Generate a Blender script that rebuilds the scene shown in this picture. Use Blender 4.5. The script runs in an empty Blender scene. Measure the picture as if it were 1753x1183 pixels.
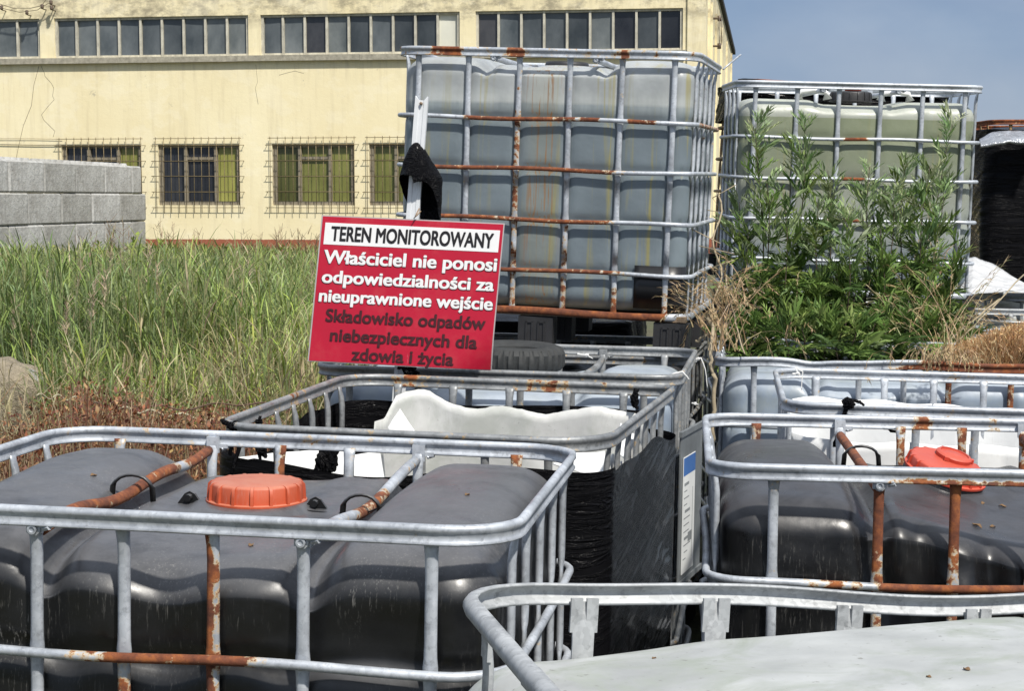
import bpy, math, random
import numpy as np
from mathutils import Vector, Matrix, Euler
from math import sin, cos, pi, radians, sqrt

random.seed(7)
rng = np.random.default_rng(7)
SC = bpy.context.scene
COL = SC.collection

# ------------------------------------------------------------------ camera, sky, sun, exposure
EYE = 1.70
FPX = 3000.0                      # focal length in pixels of the 1753 px wide photograph
HZ = 340.0
PITCH = math.atan2(591.5 - HZ, FPX)
cam = bpy.data.cameras.new('camera')
cam.sensor_width = 36.0
cam.lens = FPX * 36.0 / 1753.0
cam.clip_start = 0.05
cam.clip_end = 2000.0
camo = bpy.data.objects.new('camera', cam)
camo.location = (0, 0, EYE)
camo.rotation_euler = (pi / 2 - PITCH, 0, 0)
COL.objects.link(camo)
SC.camera = camo

SUN_EL, SUN_AZ = radians(52), radians(-30)       # azimuth measured to the left of straight behind the camera
sd = Vector((-sin(SUN_AZ) * cos(SUN_EL), -cos(SUN_AZ) * cos(SUN_EL), sin(SUN_EL)))   # towards the sun
sun = bpy.data.lights.new('sun', 'SUN')
sun.energy = 3.3
sun.angle = radians(2.5)
sun.color = (1.0, 0.95, 0.87)
suno = bpy.data.objects.new('sun', sun)
suno.rotation_euler = sd.to_track_quat('Z', 'Y').to_euler()
suno.location = (-5, -8, 20)
COL.objects.link(suno)

W = bpy.data.worlds.new('World')
SC.world = W
W.use_nodes = True
nt = W.node_tree
for n in list(nt.nodes):
    nt.nodes.remove(n)
wo = nt.nodes.new('ShaderNodeOutputWorld')
bg = nt.nodes.new('ShaderNodeBackground')
sky = nt.nodes.new('ShaderNodeTexSky')
sky.sky_type = 'NISHITA'
sky.sun_disc = False
sky.sun_elevation = SUN_EL
sky.sun_rotation = math.atan2(sd.x, sd.y)
sky.air_density = 1.0
sky.dust_density = 0.6
sky.ozone_density = 2.0
bg.inputs['Strength'].default_value = 0.122
tc = nt.nodes.new('ShaderNodeTexCoord')
mp = nt.nodes.new('ShaderNodeMapping')
mp.inputs['Scale'].default_value = (3.0, 3.0, 9.0)
nz = nt.nodes.new('ShaderNodeTexNoise')
nz.inputs['Scale'].default_value = 0.9
nz.inputs['Detail'].default_value = 5
rp = nt.nodes.new('ShaderNodeValToRGB')
rp.color_ramp.elements[0].position = 0.30
rp.color_ramp.elements[0].color = (0.84, 0.84, 0.84, 1)
rp.color_ramp.elements[1].position = 0.72
rp.color_ramp.elements[1].color = (0.96, 0.96, 0.96, 1)
mx = nt.nodes.new('ShaderNodeMix')
mx.data_type = 'RGBA'
up_ = nt.nodes.new('ShaderNodeSeparateXYZ')            # slate-blue storm cloud low down, brighter sky added overhead, out of view, as fill
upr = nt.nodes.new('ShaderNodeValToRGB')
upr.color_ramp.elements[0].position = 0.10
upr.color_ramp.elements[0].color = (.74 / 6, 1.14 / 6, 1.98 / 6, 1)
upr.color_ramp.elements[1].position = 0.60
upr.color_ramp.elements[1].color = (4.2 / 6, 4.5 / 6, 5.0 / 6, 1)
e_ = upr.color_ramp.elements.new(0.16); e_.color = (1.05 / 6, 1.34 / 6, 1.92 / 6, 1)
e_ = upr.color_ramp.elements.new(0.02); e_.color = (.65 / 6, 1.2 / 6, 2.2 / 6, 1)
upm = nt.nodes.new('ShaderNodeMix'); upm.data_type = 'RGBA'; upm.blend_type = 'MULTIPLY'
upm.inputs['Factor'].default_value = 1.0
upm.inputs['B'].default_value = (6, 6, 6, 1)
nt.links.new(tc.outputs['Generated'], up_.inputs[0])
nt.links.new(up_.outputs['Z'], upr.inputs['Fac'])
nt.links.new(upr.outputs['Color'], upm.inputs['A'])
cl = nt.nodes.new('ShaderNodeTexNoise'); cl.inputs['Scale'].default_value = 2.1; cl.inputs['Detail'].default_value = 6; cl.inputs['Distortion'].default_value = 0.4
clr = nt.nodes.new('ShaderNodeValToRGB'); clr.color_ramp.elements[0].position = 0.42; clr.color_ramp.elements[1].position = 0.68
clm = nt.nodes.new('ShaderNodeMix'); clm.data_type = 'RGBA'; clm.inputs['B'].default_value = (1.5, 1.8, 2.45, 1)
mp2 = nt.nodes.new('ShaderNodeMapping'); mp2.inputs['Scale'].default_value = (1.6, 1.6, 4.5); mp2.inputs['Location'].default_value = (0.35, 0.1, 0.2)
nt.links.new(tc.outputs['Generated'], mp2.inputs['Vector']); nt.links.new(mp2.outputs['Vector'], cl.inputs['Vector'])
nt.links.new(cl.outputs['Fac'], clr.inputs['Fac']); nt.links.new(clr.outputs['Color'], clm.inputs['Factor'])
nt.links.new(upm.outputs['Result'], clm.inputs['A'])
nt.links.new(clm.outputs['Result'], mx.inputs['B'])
nt.links.new(tc.outputs['Generated'], mp.inputs['Vector'])
nt.links.new(mp.outputs['Vector'], nz.inputs['Vector'])
nt.links.new(nz.outputs['Fac'], rp.inputs['Fac'])
nt.links.new(rp.outputs['Color'], mx.inputs['Factor'])
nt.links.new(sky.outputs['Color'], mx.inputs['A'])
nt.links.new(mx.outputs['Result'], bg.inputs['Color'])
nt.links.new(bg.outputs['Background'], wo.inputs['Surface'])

SC.view_settings.view_transform = 'Standard'
SC.view_settings.look = 'None'
SC.view_settings.exposure = 0.72
SC.view_settings.gamma = 1.0

# ------------------------------------------------------------------ helpers: pixels of the photograph to rays
def ray(px, py):
    u = (px - 876.5) / FPX
    v = (591.5 - py) / FPX
    return Vector((u, cos(PITCH) + v * sin(PITCH), -sin(PITCH) + v * cos(PITCH)))

def at(px, py, Y):
    r = ray(px, py)
    return Vector((0, 0, EYE)) + r * (Y / r.y)

# ------------------------------------------------------------------ mesh builder
class MB:
    def __init__(s):
        s.v = []; s.f = []; s.a = []; s.c = None
    def add(s, vs, fs, a=0.0):
        o = len(s.v)
        s.v.extend([tuple(p) for p in vs])
        if callable(a):
            s.a.extend([a(Vector(p)) for p in vs])
        elif isinstance(a, (list, tuple, np.ndarray)):
            s.a.extend(list(a))
        else:
            s.a.extend([a] * len(vs))
        s.f.extend([tuple(i + o for i in f) for f in fs])
        return s
    def box(s, c, d, a=0.0, M=None):
        c = Vector(c); h = Vector(d) / 2
        vs = [Vector((c.x + sx * h.x, c.y + sy * h.y, c.z + sz * h.z)) for sx in (-1, 1) for sy in (-1, 1) for sz in (-1, 1)]
        if M is not None:
            vs = [M @ p for p in vs]
        return s.add(vs, [(0, 1, 3, 2), (4, 6, 7, 5), (0, 4, 5, 1), (2, 3, 7, 6), (0, 2, 6, 4), (1, 5, 7, 3)], a)
    def rings(s, rs, a=0.0, closed=False, caps=True):
        n = len(rs[0]); m = len(rs)
        vs = [p for r in rs for p in r]
        fs = []
        for i in range(m if closed else m - 1):
            j = (i + 1) % m
            for k in range(n):
                l = (k + 1) % n
                fs.append((i * n + k, i * n + l, j * n + l, j * n + k))
        if caps and not closed:
            fs.append(tuple(range(n))[::-1])
            fs.append(tuple((m - 1) * n + k for k in range(n)))
        return s.add(vs, fs, a)
    def tube(s, pts, r, n=8, a=0.0, closed=False, up=Vector((0, 0, 1)), fx=1.0, fy=1.0):
        pts = [Vector(p) for p in pts]
        m = len(pts); rs = []
        for i, p in enumerate(pts):
            q0 = pts[(i - 1) % m] if (closed or i > 0) else p
            q1 = pts[(i + 1) % m] if (closed or i < m - 1) else p
            t = (q1 - q0).normalized()
            u = up if abs(t.dot(up)) < 0.95 else Vector((0, 1, 0))
            b = t.cross(u).normalized(); w = b.cross(t).normalized()
            rr = r[i] if isinstance(r, (list, tuple)) else r
            rs.append([p + b * (cos(2 * pi * k / n) * rr * fx) + w * (sin(2 * pi * k / n) * rr * fy) for k in range(n)])
        return s.rings(rs, a, closed)
    def build(s, name, mat, parent=None, smooth=True, cols=None, split=None):
        me = bpy.data.meshes.new(name)
        me.from_pydata(s.v, [], s.f)
        me.validate()
        if any(x != 0 for x in s.a):
            at_ = me.attributes.new('rust', 'FLOAT', 'POINT')
            at_.data.foreach_set('value', np.array(s.a, dtype=np.float32))
        if cols is not None:
            ca = me.color_attributes.new('tint', 'FLOAT_COLOR', 'POINT')
            ca.data.foreach_set('color', np.array(cols, dtype=np.float32).ravel())
        if smooth:
            me.polygons.foreach_set('use_smooth', [True] * len(me.polygons))
            if split:
                me.set_sharp_from_angle(angle=radians(split))
        me.materials.append(mat)
        o = bpy.data.objects.new(name, me)
        COL.objects.link(o)
        if parent is not None:
            o.parent = parent
        return o

def npmesh(name, V, F, mat, parent=None, cols=None, smooth=True):
    me = bpy.data.meshes.new(name)
    V = np.asarray(V, dtype=np.float32); F = np.asarray(F, dtype=np.int32)
    me.vertices.add(len(V)); me.vertices.foreach_set('co', V.ravel())
    k = F.shape[1]
    me.loops.add(F.size); me.loops.foreach_set('vertex_index', F.ravel())
    me.polygons.add(len(F))
    me.polygons.foreach_set('loop_start', np.arange(0, F.size, k, dtype=np.int32))
    me.polygons.foreach_set('loop_total', np.full(len(F), k, dtype=np.int32))
    me.update(calc_edges=True)
    if cols is not None:
        ca = me.color_attributes.new('tint', 'FLOAT_COLOR', 'POINT')
        ca.data.foreach_set('color', np.asarray(cols, dtype=np.float32).ravel())
    if smooth:
        me.polygons.foreach_set('use_smooth', [True] * len(me.polygons))
    me.materials.append(mat)
    o = bpy.data.objects.new(name, me)
    COL.objects.link(o)
    if parent is not None:
        o.parent = parent
    return o

def tag(o, label=None, cat=None, group=None, kind=None):
    if label: o['label'] = label
    if cat: o['category'] = cat
    if group: o['group'] = group
    if kind: o['kind'] = kind
    return o

def empty(name, loc=(0, 0, 0), rot=(0, 0, 0)):
    o = bpy.data.objects.new(name, None)
    o.empty_display_size = 0.1
    o.location = loc; o.rotation_euler = rot
    COL.objects.link(o)
    return o

def snoise(P, scale, seed=0, oct=3):
    """cheap smooth noise from warped sines, P: (...,3) array, about -1..1"""
    r = np.random.default_rng(seed)
    out = np.zeros(P.shape[:-1]); amp = 1.0; tot = 0
    for o in range(oct):
        for k in range(3):
            d = r.normal(size=3); d /= np.linalg.norm(d)
            e = r.normal(size=3); e /= np.linalg.norm(e)
            ph = r.uniform(0, 6.28, 2)
            w = np.sin((P @ e) * scale * 0.7 + ph[1])
            out += amp * np.sin((P @ d) * scale + 1.7 * w + ph[0]) / 3
        tot += amp; amp *= 0.5; scale *= 2.1
    return out / tot * 1.4

# ------------------------------------------------------------------ materials
MATS = {}
def newmat(name):
    m = bpy.data.materials.new(name); m.use_nodes = True
    t = m.node_tree
    b = t.nodes['Principled BSDF']
    MATS[name] = m
    return m, t, b

def N(t, typ, **kw):
    n = t.nodes.new(typ)
    for k, v in kw.items():
        if k in n.inputs:
            n.inputs[k].default_value = v
        else:
            setattr(n, k, v)
    return n

def noise(t, scale, detail=4, rough=0.6, vec=None, stretch=None, coord='Object', dist=0.0):
    n = N(t, 'ShaderNodeTexNoise', Scale=scale, Detail=detail, Roughness=rough, Distortion=dist)
    c = t.nodes.new('ShaderNodeTexCoord')
    src = c.outputs[coord]
    if stretch:
        mpn = t.nodes.new('ShaderNodeMapping')
        mpn.inputs['Scale'].default_value = stretch
        t.links.new(src, mpn.inputs['Vector']); src = mpn.outputs['Vector']
    t.links.new(src, n.inputs['Vector'])
    return n

def ramp(t, fac, stops):
    r = t.nodes.new('ShaderNodeValToRGB')
    e = r.color_ramp.elements
    while len(e) < len(stops): e.new(0.5)
    for i, (p, c) in enumerate(stops):
        e[i].position = p
        e[i].color = (c[0], c[1], c[2], 1) if isinstance(c, (tuple, list)) else (c, c, c, 1)
    t.links.new(fac, r.inputs['Fac'])
    return r.outputs['Color']

def mix(t, fac, a, b, mode='MIX'):
    m = t.nodes.new('ShaderNodeMix'); m.data_type = 'RGBA'; m.blend_type = mode
    for s, v in (('Factor', fac), ('A', a), ('B', b)):
        if isinstance(v, (int, float)): m.inputs[s].default_value = v
        elif isinstance(v, (tuple, list)): m.inputs[s].default_value = (*v[:3], 1)
        else: t.links.new(v, m.inputs[s])
    return m.outputs['Result']

def math_(t, op, a, b=0.0, clamp=False):
    m = t.nodes.new('ShaderNodeMath'); m.operation = op; m.use_clamp = clamp
    for i, v in enumerate((a, b)):
        if isinstance(v, (int, float)): m.inputs[i].default_value = v
        else: t.links.new(v, m.inputs[i])
    return m.outputs[0]

def bump(t, b, h, strength=0.3, dist=0.01):
    n = N(t, 'ShaderNodeBump', Strength=strength, Distance=dist)
    t.links.new(h, n.inputs['Height'])
    t.links.new(n.outputs['Normal'], b.inputs['Normal'])
    return n

def sep(t, coord='Object'):
    c = t.nodes.new('ShaderNodeTexCoord'); s = t.nodes.new('ShaderNodeSeparateXYZ')
    t.links.new(c.outputs[coord], s.inputs[0])
    return s.outputs

def steel(name, base=(0.46, 0.49, 0.53), metal=0.35, rough=0.50):
    m, t, b = newmat(name)
    at_ = t.nodes.new('ShaderNodeAttribute'); at_.attribute_name = 'rust'
    nf = noise(t, 38, 5, 0.65).outputs['Fac']
    nb = noise(t, 9, 3).outputs['Fac']
    v = t.nodes.new('ShaderNodeTexVoronoi'); v.inputs['Scale'].default_value = 120
    c = t.nodes.new('ShaderNodeTexCoord'); t.links.new(c.outputs['Object'], v.inputs['Vector'])
    s1 = ramp(t, nb, [(0.3, tuple(x * 0.72 for x in base)), (0.7, tuple(min(1, x * 1.16) for x in base))])
    vg_ = t.nodes.new('ShaderNodeRGBToBW'); t.links.new(v.outputs['Color'], vg_.inputs[0])
    s2 = mix(t, 0.25, s1, vg_.outputs[0], 'SOFT_LIGHT')
    grime = ramp(t, noise(t, 60, 6, 0.7).outputs['Fac'], [(0.28, 0.45), (0.46, 1.0)])
    s2 = mix(t, 0.8, s2, grime, 'MULTIPLY')
    x = math_(t, 'ADD', at_.outputs['Fac'], math_(t, 'MULTIPLY', math_(t, 'SUBTRACT', nf, 0.5), 1.7))
    fac = ramp(t, x, [(0.46, 0.0), (0.56, 1.0)])
    halo = ramp(t, x, [(0.34, 0.0), (0.48, 1.0)])
    rustc = ramp(t, noise(t, 26, 6, 0.7).outputs['Fac'], [(0.3, (0.05, 0.018, 0.012)), (0.5, (0.16, 0.05, 0.022)), (0.68, (0.33, 0.11, 0.03))])
    s3 = mix(t, math_(t, 'MULTIPLY', halo, 0.75), s2, (0.5, 0.34, 0.14))
    col = mix(t, fac, s3, rustc)
    t.links.new(col, b.inputs['Base Color'])
    t.links.new(math_(t, 'MULTIPLY', math_(t, 'SUBTRACT', 1.0, halo, True), metal), b.inputs['Metallic'])
    t.links.new(math_(t, 'ADD', math_(t, 'MULTIPLY', fac, 0.45), math_(t, 'MULTIPLY', nb, rough * 2)), b.inputs['Roughness'])
    bump(t, b, math_(t, 'ADD', math_(t, 'MULTIPLY', fac, nf), math_(t, 'MULTIPLY', nb, 0.25)), 0.35, 0.004)
    return m

STEEL = steel('galvanised_steel')
STEEL_DULL = steel('weathered_steel', (0.27, 0.28, 0.285), 0.35, 0.48)
STEEL_GREY = steel('grey_matt_steel', (0.36, 0.375, 0.385), 0.2, 0.55)
RUSTED = steel('rusted_iron', (0.25, 0.18, 0.12), 0.1, 0.6)

def plastic(name, col, rough=0.4, dust=None, dustamt=0.0, level=None, colb=None, streak=0.0, scratch=0.25, mott=0.25, streakx=None, grad=None, stain=0.0, sss=0.0):
    """blow-moulded tank plastic. level: liquid level (local z) below which colb shows through"""
    m, t, b = newmat(name)
    big = noise(t, 4.0, 4, 0.6).outputs['Fac']
    c = mix(t, 1.0, col, ramp(t, big, [(0.3, 1 - mott), (0.7, 1.0)]), 'MULTIPLY')
    xyz = sep(t)
    if level is not None:
        z = math_(t, 'ADD', xyz['Z'], math_(t, 'MULTIPLY', math_(t, 'SUBTRACT', big, 0.5), 0.015))
        fac = ramp(t, math_(t, 'DIVIDE', math_(t, 'SUBTRACT', z, level - 0.5), 1.0), [(0.488, 1.0), (0.5, 0.0)])
        cb = mix(t, 1.0, colb, ramp(t, noise(t, 3.0, 3).outputs['Fac'], [(0.3, 0.75), (0.7, 1.1)]), 'MULTIPLY')
        c = mix(t, fac, c, cb)
        band = ramp(t, math_(t, 'DIVIDE', math_(t, 'SUBTRACT', z, level - 0.5), 1.0), [(0.44, 0.0), (0.495, 0.6), (0.515, 0.6), (0.56, 0.0)])
        c = mix(t, math_(t, 'MULTIPLY', band, noise(t, 30, 4, 0.7, stretch=(1, 1, 0.12)).outputs['Fac']), c, (0.55, 0.58, 0.55))
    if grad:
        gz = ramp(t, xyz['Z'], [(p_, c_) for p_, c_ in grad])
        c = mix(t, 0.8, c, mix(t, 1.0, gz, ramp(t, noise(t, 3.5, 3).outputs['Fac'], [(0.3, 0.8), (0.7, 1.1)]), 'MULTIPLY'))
    if streak:
        sn = noise(t, 22, 4, 0.6, stretch=(1, 1, 0.035), dist=0.6).outputs['Fac']
        sm = ramp(t, sn, [(0.55, 0.0), (0.66, 1.0)])
        sb = ramp(t, noise(t, 2.6, 2, stretch=(1, 1, 0.4)).outputs['Fac'], [(0.40, 0.0), (0.62, 1.0)])
        c = mix(t, math_(t, 'MULTIPLY', math_(t, 'MULTIPLY', sm, sb), streak), c, (0.30, 0.26, 0.07))
    if streakx is not None:
        d = math_(t, 'ABSOLUTE', math_(t, 'SUBTRACT', xyz['X'], streakx))
        near = ramp(t, d, [(0.03, 1.0), (0.085, 0.0)])
        sn = noise(t, 62, 4, 0.6, stretch=(1, 1, 0.04), dist=1.0).outputs['Fac']
        sm = ramp(t, sn, [(0.54, 0.0), (0.60, 1.0)])
        c = mix(t, math_(t, 'MULTIPLY', math_(t, 'MULTIPLY', sm, near), 0.85), c, (0.26, 0.11, 0.03))
        c = mix(t, math_(t, 'MULTIPLY', near, 0.22), c, (0.28, 0.27, 0.16))
    if dust is not None:
        g = t.nodes.new('ShaderNodeNewGeometry'); s2 = t.nodes.new('ShaderNodeSeparateXYZ')
        t.links.new(g.outputs['Normal'], s2.inputs[0])
        up = ramp(t, s2.outputs['Z'], [(0.12, 0.0), (0.45, 0.35), (0.85, 1.0)])
        dn = ramp(t, noise(t, 6, 7, 0.7, dist=0.5).outputs['Fac'], [(0.30, 0.35), (0.50, 0.85), (0.64, 1.0)])
        c = mix(t, math_(t, 'MULTIPLY', math_(t, 'MULTIPLY', up, dn), dustamt), c, dust)
    if stain:
        s1_ = ramp(t, noise(t, 5.5, 6, 0.68, dist=0.7).outputs['Fac'], [(0.46, 0.0), (0.62, 1.0)])
        s2_ = ramp(t, noise(t, 70, 3, 0.6).outputs['Fac'], [(0.66, 0.0), (0.72, 1.0)])
        c = mix(t, math_(t, 'MULTIPLY', s1_, stain), c, (0.30, 0.325, 0.28))
        c = mix(t, math_(t, 'MULTIPLY', s2_, stain), c, (0.22, 0.22, 0.20))
    sc = noise(t, 230, 4, 0.75, stretch=(1, 1, 0.09)).outputs['Fac']
    scm = ramp(t, sc, [(0.56, 0.0), (0.72, 1.0)])
    patch = ramp(t, big, [(0.42, 0.0), (0.6, 1.0)])
    c = mix(t, math_(t, 'MULTIPLY', math_(t, 'MULTIPLY', scm, patch), scratch), c, (0.42, 0.41, 0.38))
    t.links.new(c, b.inputs['Base Color'])
    t.links.new(ramp(t, noise(t, 12, 4).outputs['Fac'], [(0.3, max(0.05, rough - 0.10)), (0.7, rough + 0.14)]), b.inputs['Roughness'])
    if sss:
        b.inputs['Subsurface Weight'].default_value = sss
        b.inputs['Subsurface Radius'].default_value = (0.03, 0.035, 0.03)
    bump(t, b, math_(t, 'ADD', big, math_(t, 'MULTIPLY', noise(t, 55, 3).outputs['Fac'], 0.06)), 0.25, 0.02)
    return m

P_BLACK = plastic('black_tank_plastic', (0.0065, 0.0068, 0.0075), 0.36, (0.105, 0.106, 0.112), 0.95, scratch=0.4)
P_BLACK2 = plastic('black_tank_plastic_glossy', (0.005, 0.005, 0.0056), 0.34, (0.056, 0.056, 0.061), 0.88, scratch=0.2)
P_BIG = plastic('milky_blue_tank_plastic', (0.42, 0.445, 0.45), 0.40, level=0.965, colb=(0.17, 0.207, 0.23), streak=0.7, streakx=0.0, scratch=0.12, mott=0.4, sss=0.3)
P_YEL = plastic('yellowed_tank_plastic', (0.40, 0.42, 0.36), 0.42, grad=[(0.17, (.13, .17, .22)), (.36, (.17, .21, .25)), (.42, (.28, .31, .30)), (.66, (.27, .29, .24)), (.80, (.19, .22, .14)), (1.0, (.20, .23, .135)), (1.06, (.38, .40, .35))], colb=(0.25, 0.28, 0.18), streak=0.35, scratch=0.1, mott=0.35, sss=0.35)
P_BLUE = plastic('pale_blue_tank_plastic', (0.27, 0.33, 0.41), 0.42, (0.5, 0.54, 0.58), 0.5, scratch=0.3, mott=0.4, stain=0.3)
P_WHITE = plastic('dirty_white_tank_plastic', (0.47, 0.485, 0.475), 0.5, scratch=0.45, mott=0.4, stain=0.95)
P_SHELL = plastic('cut_white_plastic', (0.66, 0.665, 0.65), 0.5, scratch=0.35, mott=0.35, sss=0.1, stain=0.45)
P_SHELLW = plastic('bright_white_plastic', (0.78, 0.79, 0.79), 0.45, scratch=0.2, mott=0.18)

def simple(name, col, rough=0.5, var=0.3, sc=12, metal=0.0, bmp=0.2, bd=0.005, stretch=None, detail=5):
    m, t, b = newmat(name)
    n = noise(t, sc, detail, 0.65, stretch=stretch).outputs['Fac']
    c = mix(t, 1.0, col, ramp(t, n, [(0.3, 1 - var), (0.7, 1.0)]), 'MULTIPLY')
    t.links.new(c, b.inputs['Base Color'])
    b.inputs['Roughness'].default_value = rough
    b.inputs['Metallic'].default_value = metal
    if bmp: bump(t, b, n, bmp, bd)
    return m

ORANGE = plastic('orange_cap_plastic', (0.50, 0.085, 0.032), 0.5, (0.47, 0.19, 0.12), 0.85, scratch=0.2, mott=0.45)
ORANGE2 = plastic('red_orange_cap_plastic', (0.52, 0.06, 0.032), 0.45, (0.50, 0.11, 0.07), 0.6, scratch=0.12, mott=0.25)
RUBBER = simple('tyre_rubber', (0.035, 0.037, 0.037), 0.75, 0.45, 30, bmp=0.5)
PFOOT = simple('black_foot_plastic', (0.03, 0.03, 0.032), 0.5, 0.4, 14)
DARKWOOD = simple('rusty_pallet_sheet', (0.13, 0.05, 0.025), 0.8, 0.7, 16, bmp=0.5)
BLACKSHEET = simple('black_sheet', (0.008, 0.008, 0.009), 0.35, 0.3, 10)
PAPERW = simple('white_paper', (0.74, 0.76, 0.76), 0.7, 0.15, 8)
PRINT = simple('grey_print', (0.25, 0.27, 0.28), 0.7, 0.3, 8)
BLUEPRINT = simple('blue_print', (0.05, 0.16, 0.45), 0.6, 0.3, 8)
PLATE = simple('label_plate_metal', (0.25, 0.27, 0.28), 0.5, 0.4, 8, 0.4)
POSTW = simple('white_painted_steel', (0.74, 0.76, 0.78), 0.4, 0.12, 20, 0.1, 0.05)
STRAPW = simple('white_plastic_strip', (0.8, 0.8, 0.78), 0.5, 0.2, 30)

def film(name, rough=0.2, sx=(1.5, 1.5, 14.0), col=(0.006, 0.006, 0.007), st=0.9, tilt=0.0):
    m, t, b = newmat(name)
    nn_ = noise(t, 6, 6, 0.62, stretch=sx, dist=0.8); n1 = nn_.outputs['Fac']
    if tilt:
        mpn_ = nn_.inputs['Vector'].links[0].from_node; pre = t.nodes.new('ShaderNodeMapping'); pre.inputs['Rotation'].default_value = (-tilt, 0, 0)
        c_ = mpn_.inputs['Vector'].links[0].from_socket; t.links.new(c_, pre.inputs['Vector']); t.links.new(pre.outputs['Vector'], mpn_.inputs['Vector'])
    n2 = noise(t, 3, 3, 0.5, stretch=(1, 1, 2)).outputs['Fac']
    b.inputs['Base Color'].default_value = (*col, 1)
    b.inputs['Specular IOR Level'].default_value = 0.22
    b.inputs['IOR'].default_value = 1.22
    t.links.new(ramp(t, n2, [(0.3, rough), (0.7, rough + 0.10)]), b.inputs['Roughness'])
    rg = ramp(t, math_(t, 'ABSOLUTE', math_(t, 'SUBTRACT', n1, 0.5)), [(0.0, 1.0), (0.03, 0.45), (0.09, 0.0)])
    dens = ramp(t, noise(t, 2.2, 3, 0.5).outputs['Fac'], [(0.38, 0.15), (0.6, 1.0)])
    bump(t, b, math_(t, 'ADD', math_(t, 'MULTIPLY', n1, 0.12), math_(t, 'MULTIPLY', rg, dens)), st, 0.008)
    return m
FILM = film('black_stretch_film', .14, (.5, .5, 4.5), st=.9, tilt=.10)
FILMD = film('black_crumpled_film', 0.16, (3, 3, 3), st=.6)

def leafmat(name, rough=0.55, trans=0.32):
    m, t, b = newmat(name)
    a = t.nodes.new('ShaderNodeVertexColor'); a.layer_name = 'tint'
    t.links.new(a.outputs['Color'], b.inputs['Base Color'])
    b.inputs['Roughness'].default_value = rough
    b.inputs['Specular IOR Level'].default_value = 0.35
    tr = t.nodes.new('ShaderNodeBsdfTranslucent')
    t.links.new(a.outputs['Color'], tr.inputs['Color'])
    ms = t.nodes.new('ShaderNodeMixShader'); ms.inputs[0].default_value = trans
    o = [n for n in t.nodes if n.type == 'OUTPUT_MATERIAL'][0]
    t.links.new(b.outputs[0], ms.inputs[1]); t.links.new(tr.outputs[0], ms.inputs[2])
    t.links.new(ms.outputs[0], o.inputs['Surface'])
    return m
LEAF = leafmat('leaf')

# ------------------------------------------------------------------ ground
m, t, b = newmat('bare_soil')
n1 = noise(t, 0.8, 8, 0.7, coord='Object').outputs['Fac']
n2 = noise(t, 14, 6, 0.7, coord='Object').outputs['Fac']
c = ramp(t, n1, [(0.35, (0.10, 0.08, 0.05)), (0.55, (0.09, 0.10, 0.045)), (0.7, (0.15, 0.13, 0.08))])
c = mix(t, 1.0, c, ramp(t, n2, [(0.3, 0.5), (0.7, 1.1)]), 'MULTIPLY')
t.links.new(c, b.inputs['Base Color']); b.inputs['Roughness'].default_value = 0.95
bump(t, b, n2, 0.6, 0.04)
SOIL = m
xs = np.concatenate([np.linspace(-700, -30, 12), np.linspace(-28, 28, 57), np.linspace(30, 700, 12)])
ys = np.concatenate([np.linspace(-300, -10, 8), np.linspace(-8, 60, 69), np.linspace(70, 1200, 14)])
X, Y = np.meshgrid(xs, ys)
Pg = np.stack([X, Y, X * 0], -1)
Zg = np.where((np.abs(X) < 30) & (Y < 60) & (Y > 8), snoise(Pg, 0.9, 3) * 0.05 - 0.05, -0.05)
Pg[..., 2] = Zg
nx_, ny_ = len(xs), len(ys)
idx = np.arange(nx_ * ny_).reshape(ny_, nx_)
F = np.stack([idx[:-1, :-1], idx[:-1, 1:], idx[1:, 1:], idx[1:, :-1]], -1).reshape(-1, 4)
g = npmesh('ground', Pg.reshape(-1, 3), F, SOIL)
tag(g, kind='structure')

# ------------------------------------------------------------------ the factory hall
BA = 0.155
BC = Vector((4.60, 42.0, 0))
bd_ = Vector((-cos(BA), sin(BA), 0)); bn_ = Vector((-sin(BA), -cos(BA), 0))
def wall_xz(px, py):
    """local x (right positive, 0 at the corner) and z on the hall's front wall under a pixel"""
    r = ray(px, py); e = Vector((0, 0, EYE))
    s = (BC - e).dot(bn_) / r.dot(bn_)
    p = e + r * s
    return -(p - BC).dot(bd_), p.z

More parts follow.
